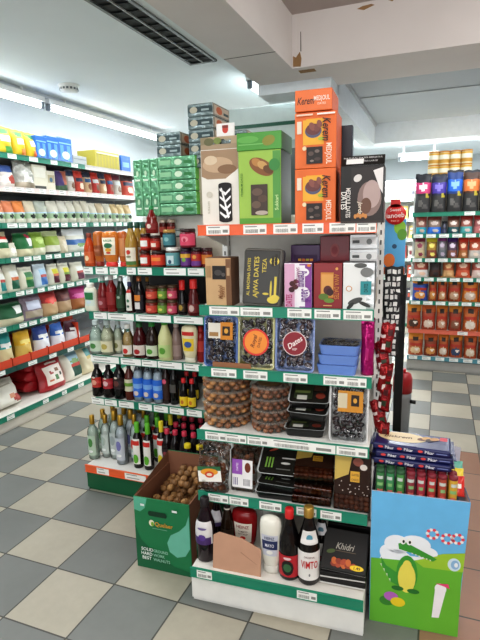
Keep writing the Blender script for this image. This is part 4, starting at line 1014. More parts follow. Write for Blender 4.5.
for k in range(3):
    x, w, h = CEN.fit(349, 377, 234, .26, zz); h3 = h / 3
    mb = carton_mb(w * .98, h3 - .001, .1, M('#d4d6d6', .25, metal=.2), art=[R_(-.9, .9, .3, .8, '#e8eaea'), E_(.4, .5, .2, .2, '#8a8e8e'), R_(-.8, -.3, .4, .6, '#5a5e5e')])
    put(('svb', k), lambda: mb.build('date_box'), CEN, x, .31, zz + h3 * k, ('silver-white slim box at the bottom of the pile behind the teal-stickered packet', 'silver-white slim box in the middle of the pile behind the teal-stickered packet', 'silver-white slim box on top of the pile behind the teal-stickered packet')[k], 'box', 'silver slim boxes')


# --- trays of dates
def rrect(w, h, r, n=4):
    o = []
    for cx, cz, a in ((w / 2 - r, h / 2 - r, 0), (-w / 2 + r, h / 2 - r, 1), (-w / 2 + r, -h / 2 + r, 2), (w / 2 - r, -h / 2 + r, 3)):
        for k in range(n + 1):
            t = (a + k / n) * PI / 2; o.append((cx + r * math.cos(t), cz + h / 2 + r * math.sin(t)))
    return o


def tray_mb(w, h, d, mat, rim=.007):
    mb = MB(); A = rrect(w, h, .016); B = [(x * (1 - 2 * rim / w), (z - h / 2) * (1 - 2 * rim / h) + h / 2) for x, z in A]
    Cc = [(x * .88, (z - h / 2) * .9 + h / 2) for x, z in A]; D = [(x * .9, (z - h / 2) * .92 + h / 2) for x, z in A]
    n = len(A); vs = [(x, -d / 2, z) for x, z in A] + [(x, -d / 2, z) for x, z in B] + [(x, d / 2 - .004, z) for x, z in Cc] + [(x, d / 2, z) for x, z in D]
    fs = []
    for i in range(n):
        j = (i + 1) % n
        fs += [(i, j, n + j, n + i), (n + i, n + j, 2 * n + j, 2 * n + i), (i, 3 * n + i, 3 * n + j, j)]
    fs += [tuple(2 * n + i for i in range(n)), tuple(3 * n + i for i in range(n - 1, -1, -1))]
    mb.add(vs, fs, mat)
    return mb


_D = {}


def date_tray(name, w, h, d, trayc, datec, stick=None, seed=0, single_dates=True, size=.011):
    """tray > dates one by one, sticker, clear film"""
    t = thing(name); tray_mb(w, h, d, M(trayc, .35)).build('tray', t)
    rnd = random.Random(seed); rows = int((h - .03) / (size * 1.75)); cols = int((w - .024) / (size * 1.9))
    bulk = MB()
    for j in range(rows):
        for i in range(cols):
            x = -w / 2 + .016 + (w - .032) * (i + .5 + rnd.uniform(-.25, .25)) / cols; zz = .017 + (h - .034) * (j + .5 + rnd.uniform(-.25, .25)) / rows
            y = -d / 2 + .012 + rnd.uniform(-.006, .004)
            R = Matrix.Rotation(rnd.uniform(0, PI), 3, 'Y') @ Matrix.Rotation(rnd.uniform(-.5, .5), 3, 'X')
            if single_dates:
                k = (datec, size, rnd.randrange(3))
                if k not in _D:
                    m2 = MB(); c_ = M(datec[k[2] % len(datec)], .22, var=.3, scale=60); m2.ball((0, 0, 0), (size * 1.35, size * .8, size * .85), c_, 9, 6, lump=.14); _D[k] = m2.build('date', t); o = _D[k]
                else:
                    o = _D[k].copy(); COL.objects.link(o); o.parent = t
                o.location = (x, y, zz); o.rotation_euler = (R.to_euler())
            else:
                bulk.ball((x, y, zz), (size * 1.35, size * .8, size * .85), M(datec[rnd.randrange(len(datec))], .25, var=.3, scale=60), 8, 5, R, .14)
    if not single_dates: bulk.build('packed_dates', t)
    mb = MB(); nn = rrect(w - .006, h - .006, .014); mb.add([(x, -d / 2 - .0025, zz + .003) for x, zz in nn], [tuple(range(len(nn)))], film()); mb.build('clear_film', t)
    if stick:
        mb = MB(); stick(mb, w, h, -d / 2 - .004); mb.build('sticker', t)
    return t


DC = ('#352a30', '#4c3c42', '#261f24'); DB = ('#8a5236', '#9c623e', '#6a3c28')


def st1(mb, w, h, y):
    mb.rect(-w * .36, 0, h * .56, h * .86, y, '#d8d4c8'); mb.rect(-.0, w * .36, h * .54, h * .88, y, '#c98226'); mb.rect(w * .06, w * .28, h * .62, h * .8, y - .0005, '#2a1c12'); mb.ell(w * .17, h * .71, w * .06, h * .05, y - .001, '#d8a040'); mb.rect(-w * .33, -w * .06, h * .6, h * .68, y - .0005, '#a07a4a')


def st2(mb, w, h, y):
    mb.ell(0, h * .5, w * .36, w * .36, y, '#d83a34', 28); mb.ell(0, h * .5, w * .31, w * .31, y - .0005, '#e8903a', 28); mb.text('Royal', -w * .06, h * .52, .016, y - .001, M('#5a1a14'), PI / 2.4, w * .4, shear=.2); mb.text('DATES', w * .1, h * .5, .01, y - .001, M('#7a2a1a'), PI / 2.4, w * .35)


def st3(mb, w, h, y):
    mb.ell(.0, h * .5, w * .31, w * .31, y, '#e4d4d4', 28); mb.ell(0, h * .5, w * .29, w * .29, y - .0005, '#8a1f2e', 28); mb.text('Dates', 0, h * .52, .02, y - .001, M('#f2e6e4'), PI / 5, w * .45, shear=.3); mb.text('VIP', 0, h * .4, .01, y - .001, M('#e8d0d0'), 0, w * .3)


def tray_at(key, l, r, top, y, z, d, trayc, dc, stick, label, lean=-6, seed=1):
    x, w, h = CEN.fit(l, r, top, y, z)
    return put(key, lambda: date_tray('date_tray', w, h, d, trayc, dc, stick, seed), CEN, x, y + d / 2, z, label, 'tray', None, 0, lean)


z = .923
tray_at('t1', 204, 237.5, 317, .1, z, .035, '#5f7fc4', DC, st1, 'upright blue tray of dark dates with an orange and white label, third shelf', seed=1)
tray_at('t2', 238, 274, 316, .1, z, .035, '#d8d49a', DC, st2, 'yellow tray of black dates with a round orange sticker, standing on the third shelf', seed=2)
tray_at('t3', 275, 314, 316, .1, z, .035, '#8fa4d8', ('#54424a', '#6b565a', '#3a2c34'), st3, 'pale blue tray of glossy dates with a round red sticker, middle of the third shelf', seed=3)
mb = MB(); mb.box(-.078, .078, -.002, .002, 0, .022, M('#9a6a4c', .7)); o = mb.build('cardboard_strip'); o.location = CEN.w(CEN.X(231.5, .088, z), .09, z + .002); o.rotation_euler = (0, 0, CEN.th); tag(o, 'brown cardboard strip lying across the foot of the two outer date trays', 'cardboard strip')
x, w, h = CEN.fit(317, 358, 340, .1, z)
for k in range(3):
    put('lt', lambda: date_tray('date_tray', w, .13, .036, '#6f8fd0', DC, None, 5, False), CEN, x + .004 * (k - 1), .1, z + .018 + .037 * k, ('pale blue tray of dates lying flat at the bottom of the pile of three', 'pale blue tray of dates lying flat in the middle of the pile of three', 'pale blue tray of dates lying flat on top of the pile of three')[k], 'tray', 'date trays lying flat', 0, -90)
mf = M('#a8186a', .18, 'foil', metal=.5, scale=24, var=.25)
x, w, h = CEN.fit(360, 373.5, 318, .13, z)
mb = pouch_mb(w, h * .98, .05, mf, [R_(-.3, .3, .3, .5, M('#c83a8a', .2, 'foil', metal=.4))], crush=.05)
put('mfoil', lambda: mb.build('foil_bag'), CEN, x, .14, z, 'shiny magenta foil bag at the inner end of the third shelf', 'bag')

# --- fourth shelf: round tubs, black trays, white tray
z = .676


def round_tub(R, h, dc, stick=False):
    t = thing('date_tub'); rnd = random.Random(int(R * 1000))
    mb = MB(); mb.lathe([(R * .9, 0), (R * .93, .004), (R * .98, h * .75), (R, h * .8)], M('#efe8de', .1, 'haze', a=.05), 28); mb.build('tub', t)
    mb = MB()
    for ring, n in ((.82, 15), (.5, 9), (.15, 3)):
        for lay in (0, 1):
            for k in range(n):
                a = 2 * PI * (k + rnd.uniform(-.2, .2)) / n + lay * .2
                mb.ball((R * ring * math.cos(a), R * ring * math.sin(a), h * (.22 + .36 * lay)), (R * .17, R * .15, h * .21), M(dc[rnd.randrange(3)], .3, var=.3, scale=70), 8, 5, Matrix.Rotation(a, 3, 'Z'), .1)
    mb.build('packed_dates', t)
    mb = MB(); mb.lathe([(R * 1.02, h * .8), (R * 1.03, h * .82), (R * 1.02, h * .96), (R * .94, h * .97)], M('#f4efe8', .1, 'haze', a=.1), 28); mb.build('lid', t)
    if stick:
        mb = MB(); mb.lathe([(.001, h * .972), (R * .6, h * .972)], M('#8a6a3a', .4), 24, cap=False); mb.build('sticker', t)
    return t


DN = ('#b8824e', '#a06c40', '#86583a')
for (l, r, top, cnt, yy, lab, dc) in ((202.5, 251, 392, 4, .15, 'wide', DN), (251.5, 291, 397, 4, .15, 'narrower', ('#8a5a40', '#9c6a4a', '#70452f'))):
    x, w, h = CEN.fit(l, r, top, yy, z); R = w / 2 * .97; hh = .052 if lab == 'wide' else .047
    for k in range(4):
        put(('rt', lab), lambda: round_tub(R, hh, dc, True), CEN, x, .05 + R + .02, z + (hh * .985) * k, f'{lab} round clear tub of brown dates, {("lowest", "second from bottom", "third from bottom", "topmost")[k]} in its stack of four', 'tub', f'{lab} round date tubs')


def black_tray(w, L, d, lab):
    t = thing('date_tray'); tray_mb(w, L, d, M('#1c1c1c', .2), .006).build('tray', t)
    mb = MB(); A = rrect(w + .006, L + .006, .018); B = rrect(w - .006, L - .006, .014); n = len(A)
    mb.add([(x, -d / 2 - .0004, z) for x, z in A] + [(x, -d / 2 - .0004, z + .006 - .003) for x, z in B], [(i, (i + 1) % n, n + (i + 1) % n, n + i) for i in range(n)], M('#c9cccc', .12)); mb.build('rim', t)
    mb = MB(); mb.add([(x, -d / 2 - .001, z + .003) for x, z in B], [tuple(range(n))], M('#23221f', .12)); lab(mb, w, L, -d / 2 - .0016); mb.build('label_lid', t)
    return t


def lb1(mb, w, L, y):
    mb.rect(-w * .4, w * .4, L * .74, L * .82, y, '#5a5f52'); mb.rect(-w * .38, w * .08, L * .16, L * .7, y, '#2f3a24'); mb.rect(-w * .36, w * .02, L * .4, L * .5, y - .0004, '#8a9a5a'); mb.rect(-w * .3, -w * .05, L * .12, L * .3, y - .0004, '#d8d8d0'); mb.ell(w * .28, L * .3, w * .12, L * .12, y - .0004, '#8a3a2a'); mb.rect(w * .1, w * .4, L * .5, L * .7, y - .0004, '#4a2f22')


x, w, h = CEN.fit(284, 327, 400, .1, z)
for k in range(3):
    put('bt', lambda: black_tray(w * .92, .15, .03, lb1), CEN, x + .006 * k, .075 + .012 * k, z + .018 + .04 * k + (.02 if k else 0), ('black date tray with a printed lid at the bottom of the pile on the fourth shelf', 'black date tray with a printed lid in the middle of the pile, tipped up', 'black date tray with a green and grey printed lid on top of the pile on the fourth shelf')[k], 'tray', 'black printed date trays', (4, -3, 5)[k], (-90, -80, -72)[k])
tray_at('t4', 328.5, 367.5, 383, .07, z, .04, '#e6e6e4', DC, lambda mb, w, h, y: (mb.rect(-w * .28, w * .36, h * .5, h * .84, y, '#c98a2a'), mb.rect(-w * .28, -w * .04, h * .56, h * .8, y - .0005, '#cfc4a8'), mb.rect(w * .06, w * .26, h * .6, h * .78, y - .001, '#2a1c12'), mb.ell(w * .16, h * .69, w * .05, h * .04, y - .0015, '#d8a040')), 'white tray of black dates with an orange label, standing at the inner end of the fourth shelf', seed=9)

# --- fifth shelf
z = .42
t = thing('date_bag'); x, w, h = CEN.fit(197, 229, 445, .06, z)
rnd = random.Random(4); mb = MB()
for k in range(60):
    a = rnd.uniform(-.8, .8); mb.ball((a * w * .42, rnd.uniform(-.022, .022) * (1 - a * a), .012 + rnd.uniform(0, h * .5)), (.014, .01, .011), M(DB[k % 3], .3, var=.3, scale=60), 7, 5, Matrix.Rotation(rnd.uniform(0, 3), 3, 'Y'), .1)
mb.build('packed_dates', t)
mb = pouch_mb(w, h * 1.12, .075, M('#efefec', .1, 'film', scale=22., a=.34), crush=.05); mb.build('clear_bag', t)
mb = MB(); mb.T = Matrix.Translation((.004, -.042, h * .26)) @ Matrix.Rotation(.16, 4, 'Y').inverted(); q = w * .7
mb.rect(-q / 2, q / 2, 0, .06, 0, '#efece4'); mb.rect(-q / 2, q / 2, .045, .062, -.0005, '#2f6a44'); mb.ell(0, .04, q * .38, .014, -.001, '#e09a2e'); mb.ell(0, .03, q * .2, .013, -.0015, '#c9482a'); mb.ell(0, .03, q * .12, .006, -.002, '#e8d8c0'); mb.build('label', t)
t.location = CEN.w(x, .055, z); t.rotation_euler = (math.radians(-6), math.radians(3), CEN.th); tag(t, 'crumpled clear bag of dates with a white, green and orange label, fifth shelf', 'bag')

t = thing('date_tub'); x, w, h = CEN.fit(230, 254, 453, .06, z)
mb = MB(); mb.box(-w / 2, w / 2, -.025, .025, 0, h, M('#e8e6e4', .08, 'glass', a=.3), None, None, .008); mb.build('clear_case', t)
mb = MB(); rnd = random.Random(2)
for k in range(28): mb.ball((rnd.uniform(-.38, .38) * w, rnd.uniform(-.014, .016), rnd.uniform(.1, .9) * h), (.012, .008, .01), M(DB[k % 3], .3, var=.3), 7, 5, Matrix.Rotation(rnd.uniform(0, 3), 3, 'Y'), .1)
mb.build('packed_dates', t)
mb = MB(); y = -.0262; mb.rect(-w * .42, w * .42, h * .1, h * .78, y, '#f0eeee'); mb.rect(-w * .42, 0, h * .42, h * .78, y - .0004, '#9a5ab8'); mb.ell(w * .22, h * .6, w * .12, h * .12, y - .0004, '#7a3a24')
for k in range(3): mb.rect(-w * .36 + k * .007, -w * .33 + k * .007, h * .16, h * .34, y - .0004, '#5a4a8a')
for k in range(6): mb.rect(w * .05 + k * .005, w * .07 + k * .005, h * .16, h * .32, y - .0004, '#4a4a5a')
mb.text('DATES', -w * .21, h * .6, .008, y - .0008, M('#efe6f4'), PI / 2, h * .3); mb.build('label', t)
t.location = CEN.w(x, .09, z); t.rotation_euler = (math.radians(-5), 0, CEN.th); tag(t, 'small clear case of dates with a purple and white label on the fifth shelf', 'case')
for i, px in enumerate((243, 262)):
    R = .055
    put('bk', lambda: round_tub(.055, .05, ('#7a4a30', '#8a5638', '#623826')), CEN, CEN.X(px, .3, z + .1), .34, z + .051, ('round tub of dark dates at the back of the fifth shelf behind the purple-labelled case', 'round tub of dark dates at the back of the fifth shelf behind the black trays')[i], 'tub', 'round tubs at the back of the fifth shelf')
    put('bk', None, CEN, CEN.X(px, .3, z + .1), .34, z, ('round tub of dates under another behind the purple-labelled case', 'round tub of dates under another behind the black trays')[i], 'tub', 'round tubs at the back of the fifth shelf')


def lb2(mb, w, L, y):
    for k in range(3): mb.rect(-w * .34 + k * .012, -w * .3 + k * .012, L * .2, L * .52, y, '#7fae4a')
    mb.ell(-w * .2, L * .76, w * .12, L * .03, y, '#b8442e', 16, .4); mb.rect(w * .05, w * .4, L * .5, L * .54, y, '#d8d8d4'); mb.ell(w * .16, L * .36, w * .12, L * .035, y, '#cfcfcb'); mb.rect(-w * .05, w * .3, L * .16, L * .19, y, '#6a6a66')


x, w, h = CEN.fit(254, 296, 470, .04, z)
for k in range(3):
    put('bt2', lambda: black_tray(w * .95, .15, .026, lb2), CEN, x + .003 * k, .04 + .01 * k, z + .016 + .03 * k + (.014 if k == 2 else 0), ('black date tray with green stripes at the bottom of the pile on the fifth shelf', 'black date tray with green stripes in the middle of the pile on the fifth shelf', 'black date tray with green stripes tipped forward on top of the pile, fifth shelf')[k], 'tray', 'black green-striped date trays', (3, -2, 2)[k], (-90, -88, -62)[k])


def choc(w, L, d, single_=False):
    t = thing('date_pack'); mb = MB(); mb.box(-w / 2, w / 2, -d / 2, d / 2, 0, L, M('#cfc8c0', .08, 'glass', a=.3), None, None, .005); mb.build('clear_case', t)
    mb = MB(); rnd = random.Random(8)
    for i in range(int(w / .018)):
        for j in range(int(L / .018)):
            for q in (-1, 1): mb.ball((-w / 2 + .012 + .018 * i, q * d * .22, .012 + .018 * j), (.0115, d * .22, .0105), M(('#6a3420', '#7c4228', '#8c4e30')[rnd.randrange(3)], .2, var=.3), 7, 5, None, .15)
    mb.build('packed_dates', t)
    mb = MB(); y = -d / 2 - .001; mb.rect(-w * .48, w * .48, L * .28, L * .98, y, M('#2f1a12', .2)); mb.poly([(-w * .48, L * .98), (-w * .48, L * .5), (-w * .3, L * .56), (-w * .1, L * .62), (w * .0, L * .98)], y - .0004, '#c9ae5a')
    mb.rect(-w * .05, w * .2, L * .5, L * .68, y - .0008, '#d8a83a'); mb.text('DATES', w * .08, L * .62, .008, y - .0012, M('#5a2a14'), 0, w * .2); mb.text('CHOCO', w * .08, L * .54, .008, y - .0012, M('#5a2a14'), 0, w * .2)
    if single_:
        mb.ell(w * .15, L * .84, w * .14, L * .07, y - .0008, '#8a4a3a'); mb.ell(w * .3, L * .76, w * .1, L * .05, y - .001, '#d8cfc8')
        for k in range(18): mb.ell(rnd.uniform(-.45, .45) * w, rnd.uniform(.3, .5) * L, .0022, .0022, y - .0012, '#d8c8c0', 6)
    mb.build('label', t)
    return t


x, w, h = CEN.fit(290, 332, 470, .04, z)
for k in range(3):
    put('ch', lambda: choc(w * .94, .14, .036), CEN, x + .003 * k, .042 + .004 * k, z + .02 + .037 * k + (.012 if k == 2 else 0), ('clear case of chocolate dates with a gold label at the bottom of its pile', 'clear case of chocolate dates with a gold label in the middle of its pile', 'clear case of chocolate dates with a gold label tilted on top of its pile')[k], 'case', 'chocolate date cases in a pile', (2, -3, 3)[k], (-90, -89, -66)[k])
x, w, h = CEN.fit(332.5, 370.5, 455, .05, z)
put('ch1', lambda: choc(w * .96, h, .04, True), CEN, x, .06, z, 'upright clear case of red-brown dates with gold and brown label on the fifth shelf', 'case', None, 0, -9)

# --- bottom shelf
z = .151


def cb(l, r, top, y, key, label, **kw):
    return bott(CEN, l, r, top, y, z, key, label, **kw)


cb(197.5, 216, 497, .0, 'za', 'dark juice bottle with a white label and purple grapes, outer end of the bottom shelf' + ex, kind='sauce', body=DK('#1f1018'), cap=M('#1c1418'), lab=[(.3, .66, '#e0dcdc', 1.1), (.3, .42, '#4a2f6a', .9)], extra=((.42, .4, .05, '#5a3a8a'), (.56, .5, .02, '#7a6a9a')))
cb(211, 224.5, 497, .1, 'zb', 'dark juice bottle behind the grape-labelled one, with the same white label', kind='sauce', body=DK('#1f1018'), cap=M('#1c1418'), lab=[(.45, .75, '#d0ccd0', 1.1), (.45, .53, '#5a4a7a', .9)])
cb(222, 235, 500, .06, 'zc', 'dark brown bottle with a silver neck band behind the loose cardboard', kind='sauce', body=DK('#23170f'), cap=M('#191412'), lab=[(.2, .5, '#2f2218', 1.2), (.84, .88, '#c8c4b8', PI)])
cb(233, 258, 508, .08, 'zd', 'red upside-down tomato ketchup bottle behind the loose cardboard', kind='invert', body=M('#8a1a1e', .2), cap=M('#d8d4cc'), sy=.6, lab=[(.3, .74, '#e4ddd0', .75)], txt=[('HEINZ', .66, .07, M('#8a2a2a'), 1.0), ('TOMATO', .55, .035, M('#5a3a3a'), .8), ('KETCHUP', .49, .035, M('#5a3a3a'), .8)], extra=((.4, .22, .04, '#c8302a'),))
cb(260.5, 282.5, 516, -.01, 'ze', 'white upside-down mayonnaise bottle with a navy label at the front of the bottom shelf', kind='invert', body=M('#e4e2d6', .25), cap=M('#d8d6cc'), sy=.6, lab=[(.34, .72, '#c8cad4', .8), (.46, .62, '#2a3460', .75)], txt=[('HEINZ', .67, .05, M('#3a4468'), .9), ('MAYO', .54, .06, M('#e8e8ee'), .8)], extra=((.41, .3, .035, '#e8e6e0'),))
cb(263, 284, 505, .1, 'zf', 'white upside-down mayonnaise bottle half hidden behind the front one', kind='invert', body=M('#b8bab4', .25), cap=M('#c8c6bc'), sy=.6, lab=[(.55, .8, '#7a8a84', .8)])
cb(279.5, 300, 508, -.01, 'zg', 'dark cordial bottle with a red cap and red label, beside the white mayonnaise', kind='sauce', body=DK('#120d0e'), cap=M('#c8282a', .35), capr=.42, lab=[(.06, .38, '#b82430', 1.3)], extra=((.2, .62, .11, '#241a1a'), (.2, .4, .06, '#3f6a44'), (.34, .4, .02, '#e8c8c8')))
cb(298, 319.5, 506, -.015, 'zh', 'dark fruit cordial bottle with a white and red lettered label and gold cap', kind='sauce', body=DK('#140e0e'), cap=M('#b8944a', .3, metal=.6), lab=[(.08, .46, '#ece8e4', 1.35), (.56, .72, '#d8d4d0', .9)],
   turn=14, txt=[('VIMTO', .3, .1, M('#c0282c'), 1.55), ('ORIGINAL', .4, .025, M('#7a5a5a'), 1.)], extra=((.64, .3, .05, '#5a9ab0'), (.16, .08, .02, '#8a8a8a')))
cb(314, 329, 508, .08, 'zi', 'dark fruit cordial bottle behind the gold-capped one, with the same white label', kind='sauce', body=DK('#140e0e'), cap=M('#4a4448', .3), lab=[(.1, .46, '#d0ccc8', 1.3), (.6, .78, '#c8c8cc', 1.)], extra=((.2, .6, .05, '#a83038'), (.68, .4, .05, '#5a7a8a')))
x, w, h = CEN.fit(213.5, 261, 537, -.05, z)
mb = MB(); cbm = M('#bf957c', .75)
P = [(-w / 2, 0), (w / 2, 0), (w / 2, h * .72), (w * .1, h * .93), (-w * .38, h), (-w / 2, h * .9)]
mb.add([(a, -.002, b) for a, b in P] + [(a, .002, b) for a, b in P], [tuple(range(6)), tuple(range(11, 5, -1))] + [(i, 6 + i, 6 + (i + 1) % 6, (i + 1) % 6) for i in range(6)], cbm)
mb.add([(w * .08, -.0026, h * .55), (w * .42, -.0026, h * .3), (w * .42, -.0026, h * .31), (w * .09, -.0026, h * .57)], [(0, 1, 2, 3)], M('#a07a64', .8))
o = mb.build('cardboard_sheet'); o.location = CEN.w(x, -.055, z); o.rotation_euler = (math.radians(-8), 0, CEN.th); tag(o, 'loose pinkish-brown cardboard sheet propped in front of the ketchup', 'cardboard sheet')


def khidri(w, L, d):
    t = thing('date_box'); mb = MB(); mb.box(-w / 2, w / 2, -d / 2, d / 2, 0, L, M('#141212', .55), None, None, .004)
    y = -d / 2; mb.text('Khidri', 0, L * .58, .024, y - .0006, M('#a8a298'), 0, w * .42, shear=.3); mb.rect(-w * .2, w * .25, L * .45, L * .465, y - .0006, '#6a5a48'); mb.ell(-w * .3, L * .42, w * .1, L * .05, y - .0006, '#4a5a2f', 12, .3)
    for k in range(9): mb.ell(-w * .2 + .017 * (k % 5), L * (.14 + .07 * (k // 5)), .013, .01, y - .0007 - .0002 * k, ('#8a3420', '#a8482a', '#c0642f')[k % 3], 12, k)
    mb.ell(w * .3, L * .12, w * .15, L * .065, y - .003, '#e8c42a'); mb.text('1.49', w * .3, L * .12, .011, y - .0034, M('#2a2418'), 0, w * .22)
    mb.build('carton', t)
    mb = MB(); mb.box(-w / 2 + .001, w / 2 - .001, d / 2, d / 2 + .006, .001, L - .001, M('#d8d6d2', .2), None, None, .002); mb.build('clear_base', t)
    return t


x, w, h = CEN.fit(323, 367, 520, .05, z)
for k, (y, dz, ln) in enumerate(((.02, .022, -90), (.018, .05, -86), (.02, .07, -52))):
    put('kh', lambda: khidri(.165, .15, .02), CEN, x, y - (.05 if k < 2 else .055), z + dz, ('black date box with a yellow price spot lying at the bottom of its pile', 'black date box with a yellow price spot lying second in its pile', 'black date box with silvery script lettering tilted up on the pile')[k], 'box', 'black date boxes with yellow price spots', (0, 3, -2)[k], ln)
put('kh', None, CEN, x + .004, .12, z + .002, 'black date box standing upright at the back behind the tilted one', 'box', 'black date boxes with yellow price spots', 0, -10)

# ================================================================== walnut box
WB = Frame(.328, .437, 2.5, -1, 2)
t = thing('walnut_box'); t.location = WB.w(0, 0, 0); t.rotation_euler = (0, 0, WB.th); tag(t, 'open green cardboard box of walnuts standing on the floor in front of the bottles', 'box')
W, D, H = .262, .34, .335
gb = M('#1f7a4c', .45); kr = M('#8a5f48', .75)
mb = MB(); mb.box(0, W, 0, .006, 0, H, gb)
art = [('p', [(-1, .82), (-.78, .8), (-.6, .86), (-.5, 1.), (-1, 1.)], '#5fb094'), ('p', [(.98, .86), (.86, .72), (.62, .62), (.3, .54), (.16, .42), (.24, .3), (.5, .24), (.8, .28), (.98, .4)], '#6fb8a0'),
       ('p', [(-1, 0), (-1, .6), (-.8, .4), (-.3, .24), (.4, .1), (1, .06), (1, 0)], '#176440'), R_(-.42, .14, .765, .835, '#0d3a24'), E_(-.42, .8, .06, .035, '#0d3a24'), E_(.14, .8, .06, .035, '#0d3a24'),
       E_(-.36, .67, .1, .045, '#e8e2c8'), E_(-.33, .66, .06, .03, '#7fae3a'), T_(.08, .67, .06, 'Quelaer', '#e0a03a', 0, .085), R_(-.34, .2, .6, .606, '#8ac0a4'),
       T_(-.58, .285, .046, 'SOLID', '#f4f8f4', 0, .06), T_(-.08, .283, .042, 'GROUND', '#9fd0b8', 0, .07), T_(-.6, .225, .046, 'HARD', '#f4f8f4', 0, .055), T_(-.14, .223, .042, 'WORK', '#9fd0b8', 0, .055), T_(-.6, .165, .046, 'BEST', '#f4f8f4', 0, .055), T_(-.05, .163, .042, 'WALNUTS', '#9fd0b8', 0, .08),
       R_(-.72, -.58, .9, .93, '#e4e8e4'), R_(.42, .6, .88, .91, '#e4e8e4')]
art_flat(mb, art, W, H, 0, 0, W / 2); mb.rect(0, W, 0, H, .0065, kr); mb.build('front_panel', t)
mb = MB(); mb.box(0, .006, .006, D, 0, H, gb, kr); mb.add([(.0, .006, H), (.0, D, H), (.0, D, H + .06)], [(0, 1, 2)], kr); mb.rect(.006, .0065, 0, H, .01, kr); mb.build('side_panel', t)
mb = MB(); mb.box(W - .006, W, .006, D, 0, H, gb, kr); mb.build('side_panel', t)
mb = MB(); mb.box(0, W, D - .006, D, 0, H + .06, kr, gb); mb.rect(W * .86, W * .95, H - .03, H - .0, D - .0065, '#2a1a14'); mb.build('back_panel', t)
mb = MB(); mb.box(.006, W - .006, .006, D - .006, 0, .2, kr); mb.build('inner_pad', t)
rw = random.Random(11)
wm_ = [M(c, .6, var=.35, scale=90) for c in ('#9c7448', '#a98252', '#86623c')]
wn = []
for c in wm_:
    mb = MB(); mb.ball((0, 0, 0), (.0165, .0155, .0185), c, 12, 9, None, .16)
    mb.lathe([(.0166, -.0008), (.0176, 0), (.0166, .0008)], M('#5a3e26', .6), 12, cap=False); wn.append(mb.build('walnut'))
cnt = 0
for lay in range(3):
    for j in range(9):
        for i in range(7):
            if lay == 2 and (j < 4 or i < 2 or rw.random() < .3): continue
            if lay == 1 and (j + i < 3 or rw.random() < .06): continue
            if cnt < 3: o = wn[cnt]
            else: o = wn[rw.randrange(3)].copy(); COL.objects.link(o)
            cnt += 1
            o.location = WB.w(.026 + .0345 * i + (.006 if lay % 2 else 0) + rw.uniform(-.003, .003), .028 + .0345 * j + (.012 if lay % 2 else 0) * (j < 8) + rw.uniform(-.003, .003), .2165 + .0275 * lay + j * .0035 * lay)
            o.rotation_euler = (rw.uniform(0, 6), rw.uniform(0, 6), rw.uniform(0, 6))
            tag(o, 'brown walnut heaped in the open green cardboard box', 'walnut', 'walnuts in the green box')
mb = MB(); mb.lathe([(.011, 0), (.013, .004), (.012, .02), (.006, .026), (.006, .032)], '#e8e8e4', 12); o = mb.build('scoop_knob'); o.location = WB.w(W * .86, .028, .262); o.rotation_euler = (.3, .2, 0); tag(o, 'small white plastic scoop knob lying on the walnuts by the front edge', 'knob')

# ================================================================== sweets box
SB = Frame(1.324, .466, 4.5, -1, 2)
t = thing('display_box'); t.location = SB.w(0, 0, 0); t.rotation_euler = (0, 0, SB.th); tag(t, 'tall open cardboard box with a blue sky and green meadow picture beside the date stand', 'display box')
W, D, H = .302, .3, .535; f0 = .018
sky = M('#6fbbe8', .4); mead = M('#6cb83c', .4, scale=8); wi = M('#e6e4ee', .5)
mb = MB()
mb.add([(0, 0, 0), (W, 0, 0), (W + f0, -.010, H), (-.003, -.010, H)], [(0, 1, 2, 3)], sky)
mb.add([(0, .005, 0), (W, .005, 0), (W + f0, -.005, H), (-.003, -.005, H)], [(3, 2, 1, 0)], wi)
mb.T = Matrix.Rotation(math.atan2(.010, H), 4, 'X')
y = -.001
WW = W + .008
mb.rect(.001, W + .0055, .001, H * .5, y, mead)
mb.poly([(W * .4, H * .5), (W * .6, H * .56), (W * .8, H * .61), (W + .0115, H * .64), (W + .0085, H * .5)], y - .0003, M('#a4c83e', .4))
mb.poly([(.001, H * .5), (W * .4, H * .5), (W * .7, H * .585), (W * .98, H * .5)], y - .0004, mead)
for cx, cz, rx, rz in ((.2, .56, .1, .06), (.3, .63, .15, .07), (.5, .65, .17, .065), (.62, .6, .13, .045), (.3, .54, .16, .05)): mb.ell(cx * W, cz * H, rx * W, rz * H, y - .0004 - .0002 * cx, M('#eef3f8', .5))
mb.poly([(W * .1, H * .5), (W * .6, H * .5), (W * .62, H * .56), (W * .45, H * .56), (W * .12, H * .53)], y - .0007, M('#eef3f8', .5))
mb.poly([(.001, H * .46), (W + .005, H * .44), (W + .008, H * .51), (W * .6, H * .55), (W * .44, H * .52), (.001, H * .5)], y - .0009, mead)
mb.poly([(W * .5, H * .53), (W * .75, H * .59), (W + .0105, H * .63), (W + .0085, H * .5), (W * .6, H * .49)], y - .0011, M('#9fc83e', .4))
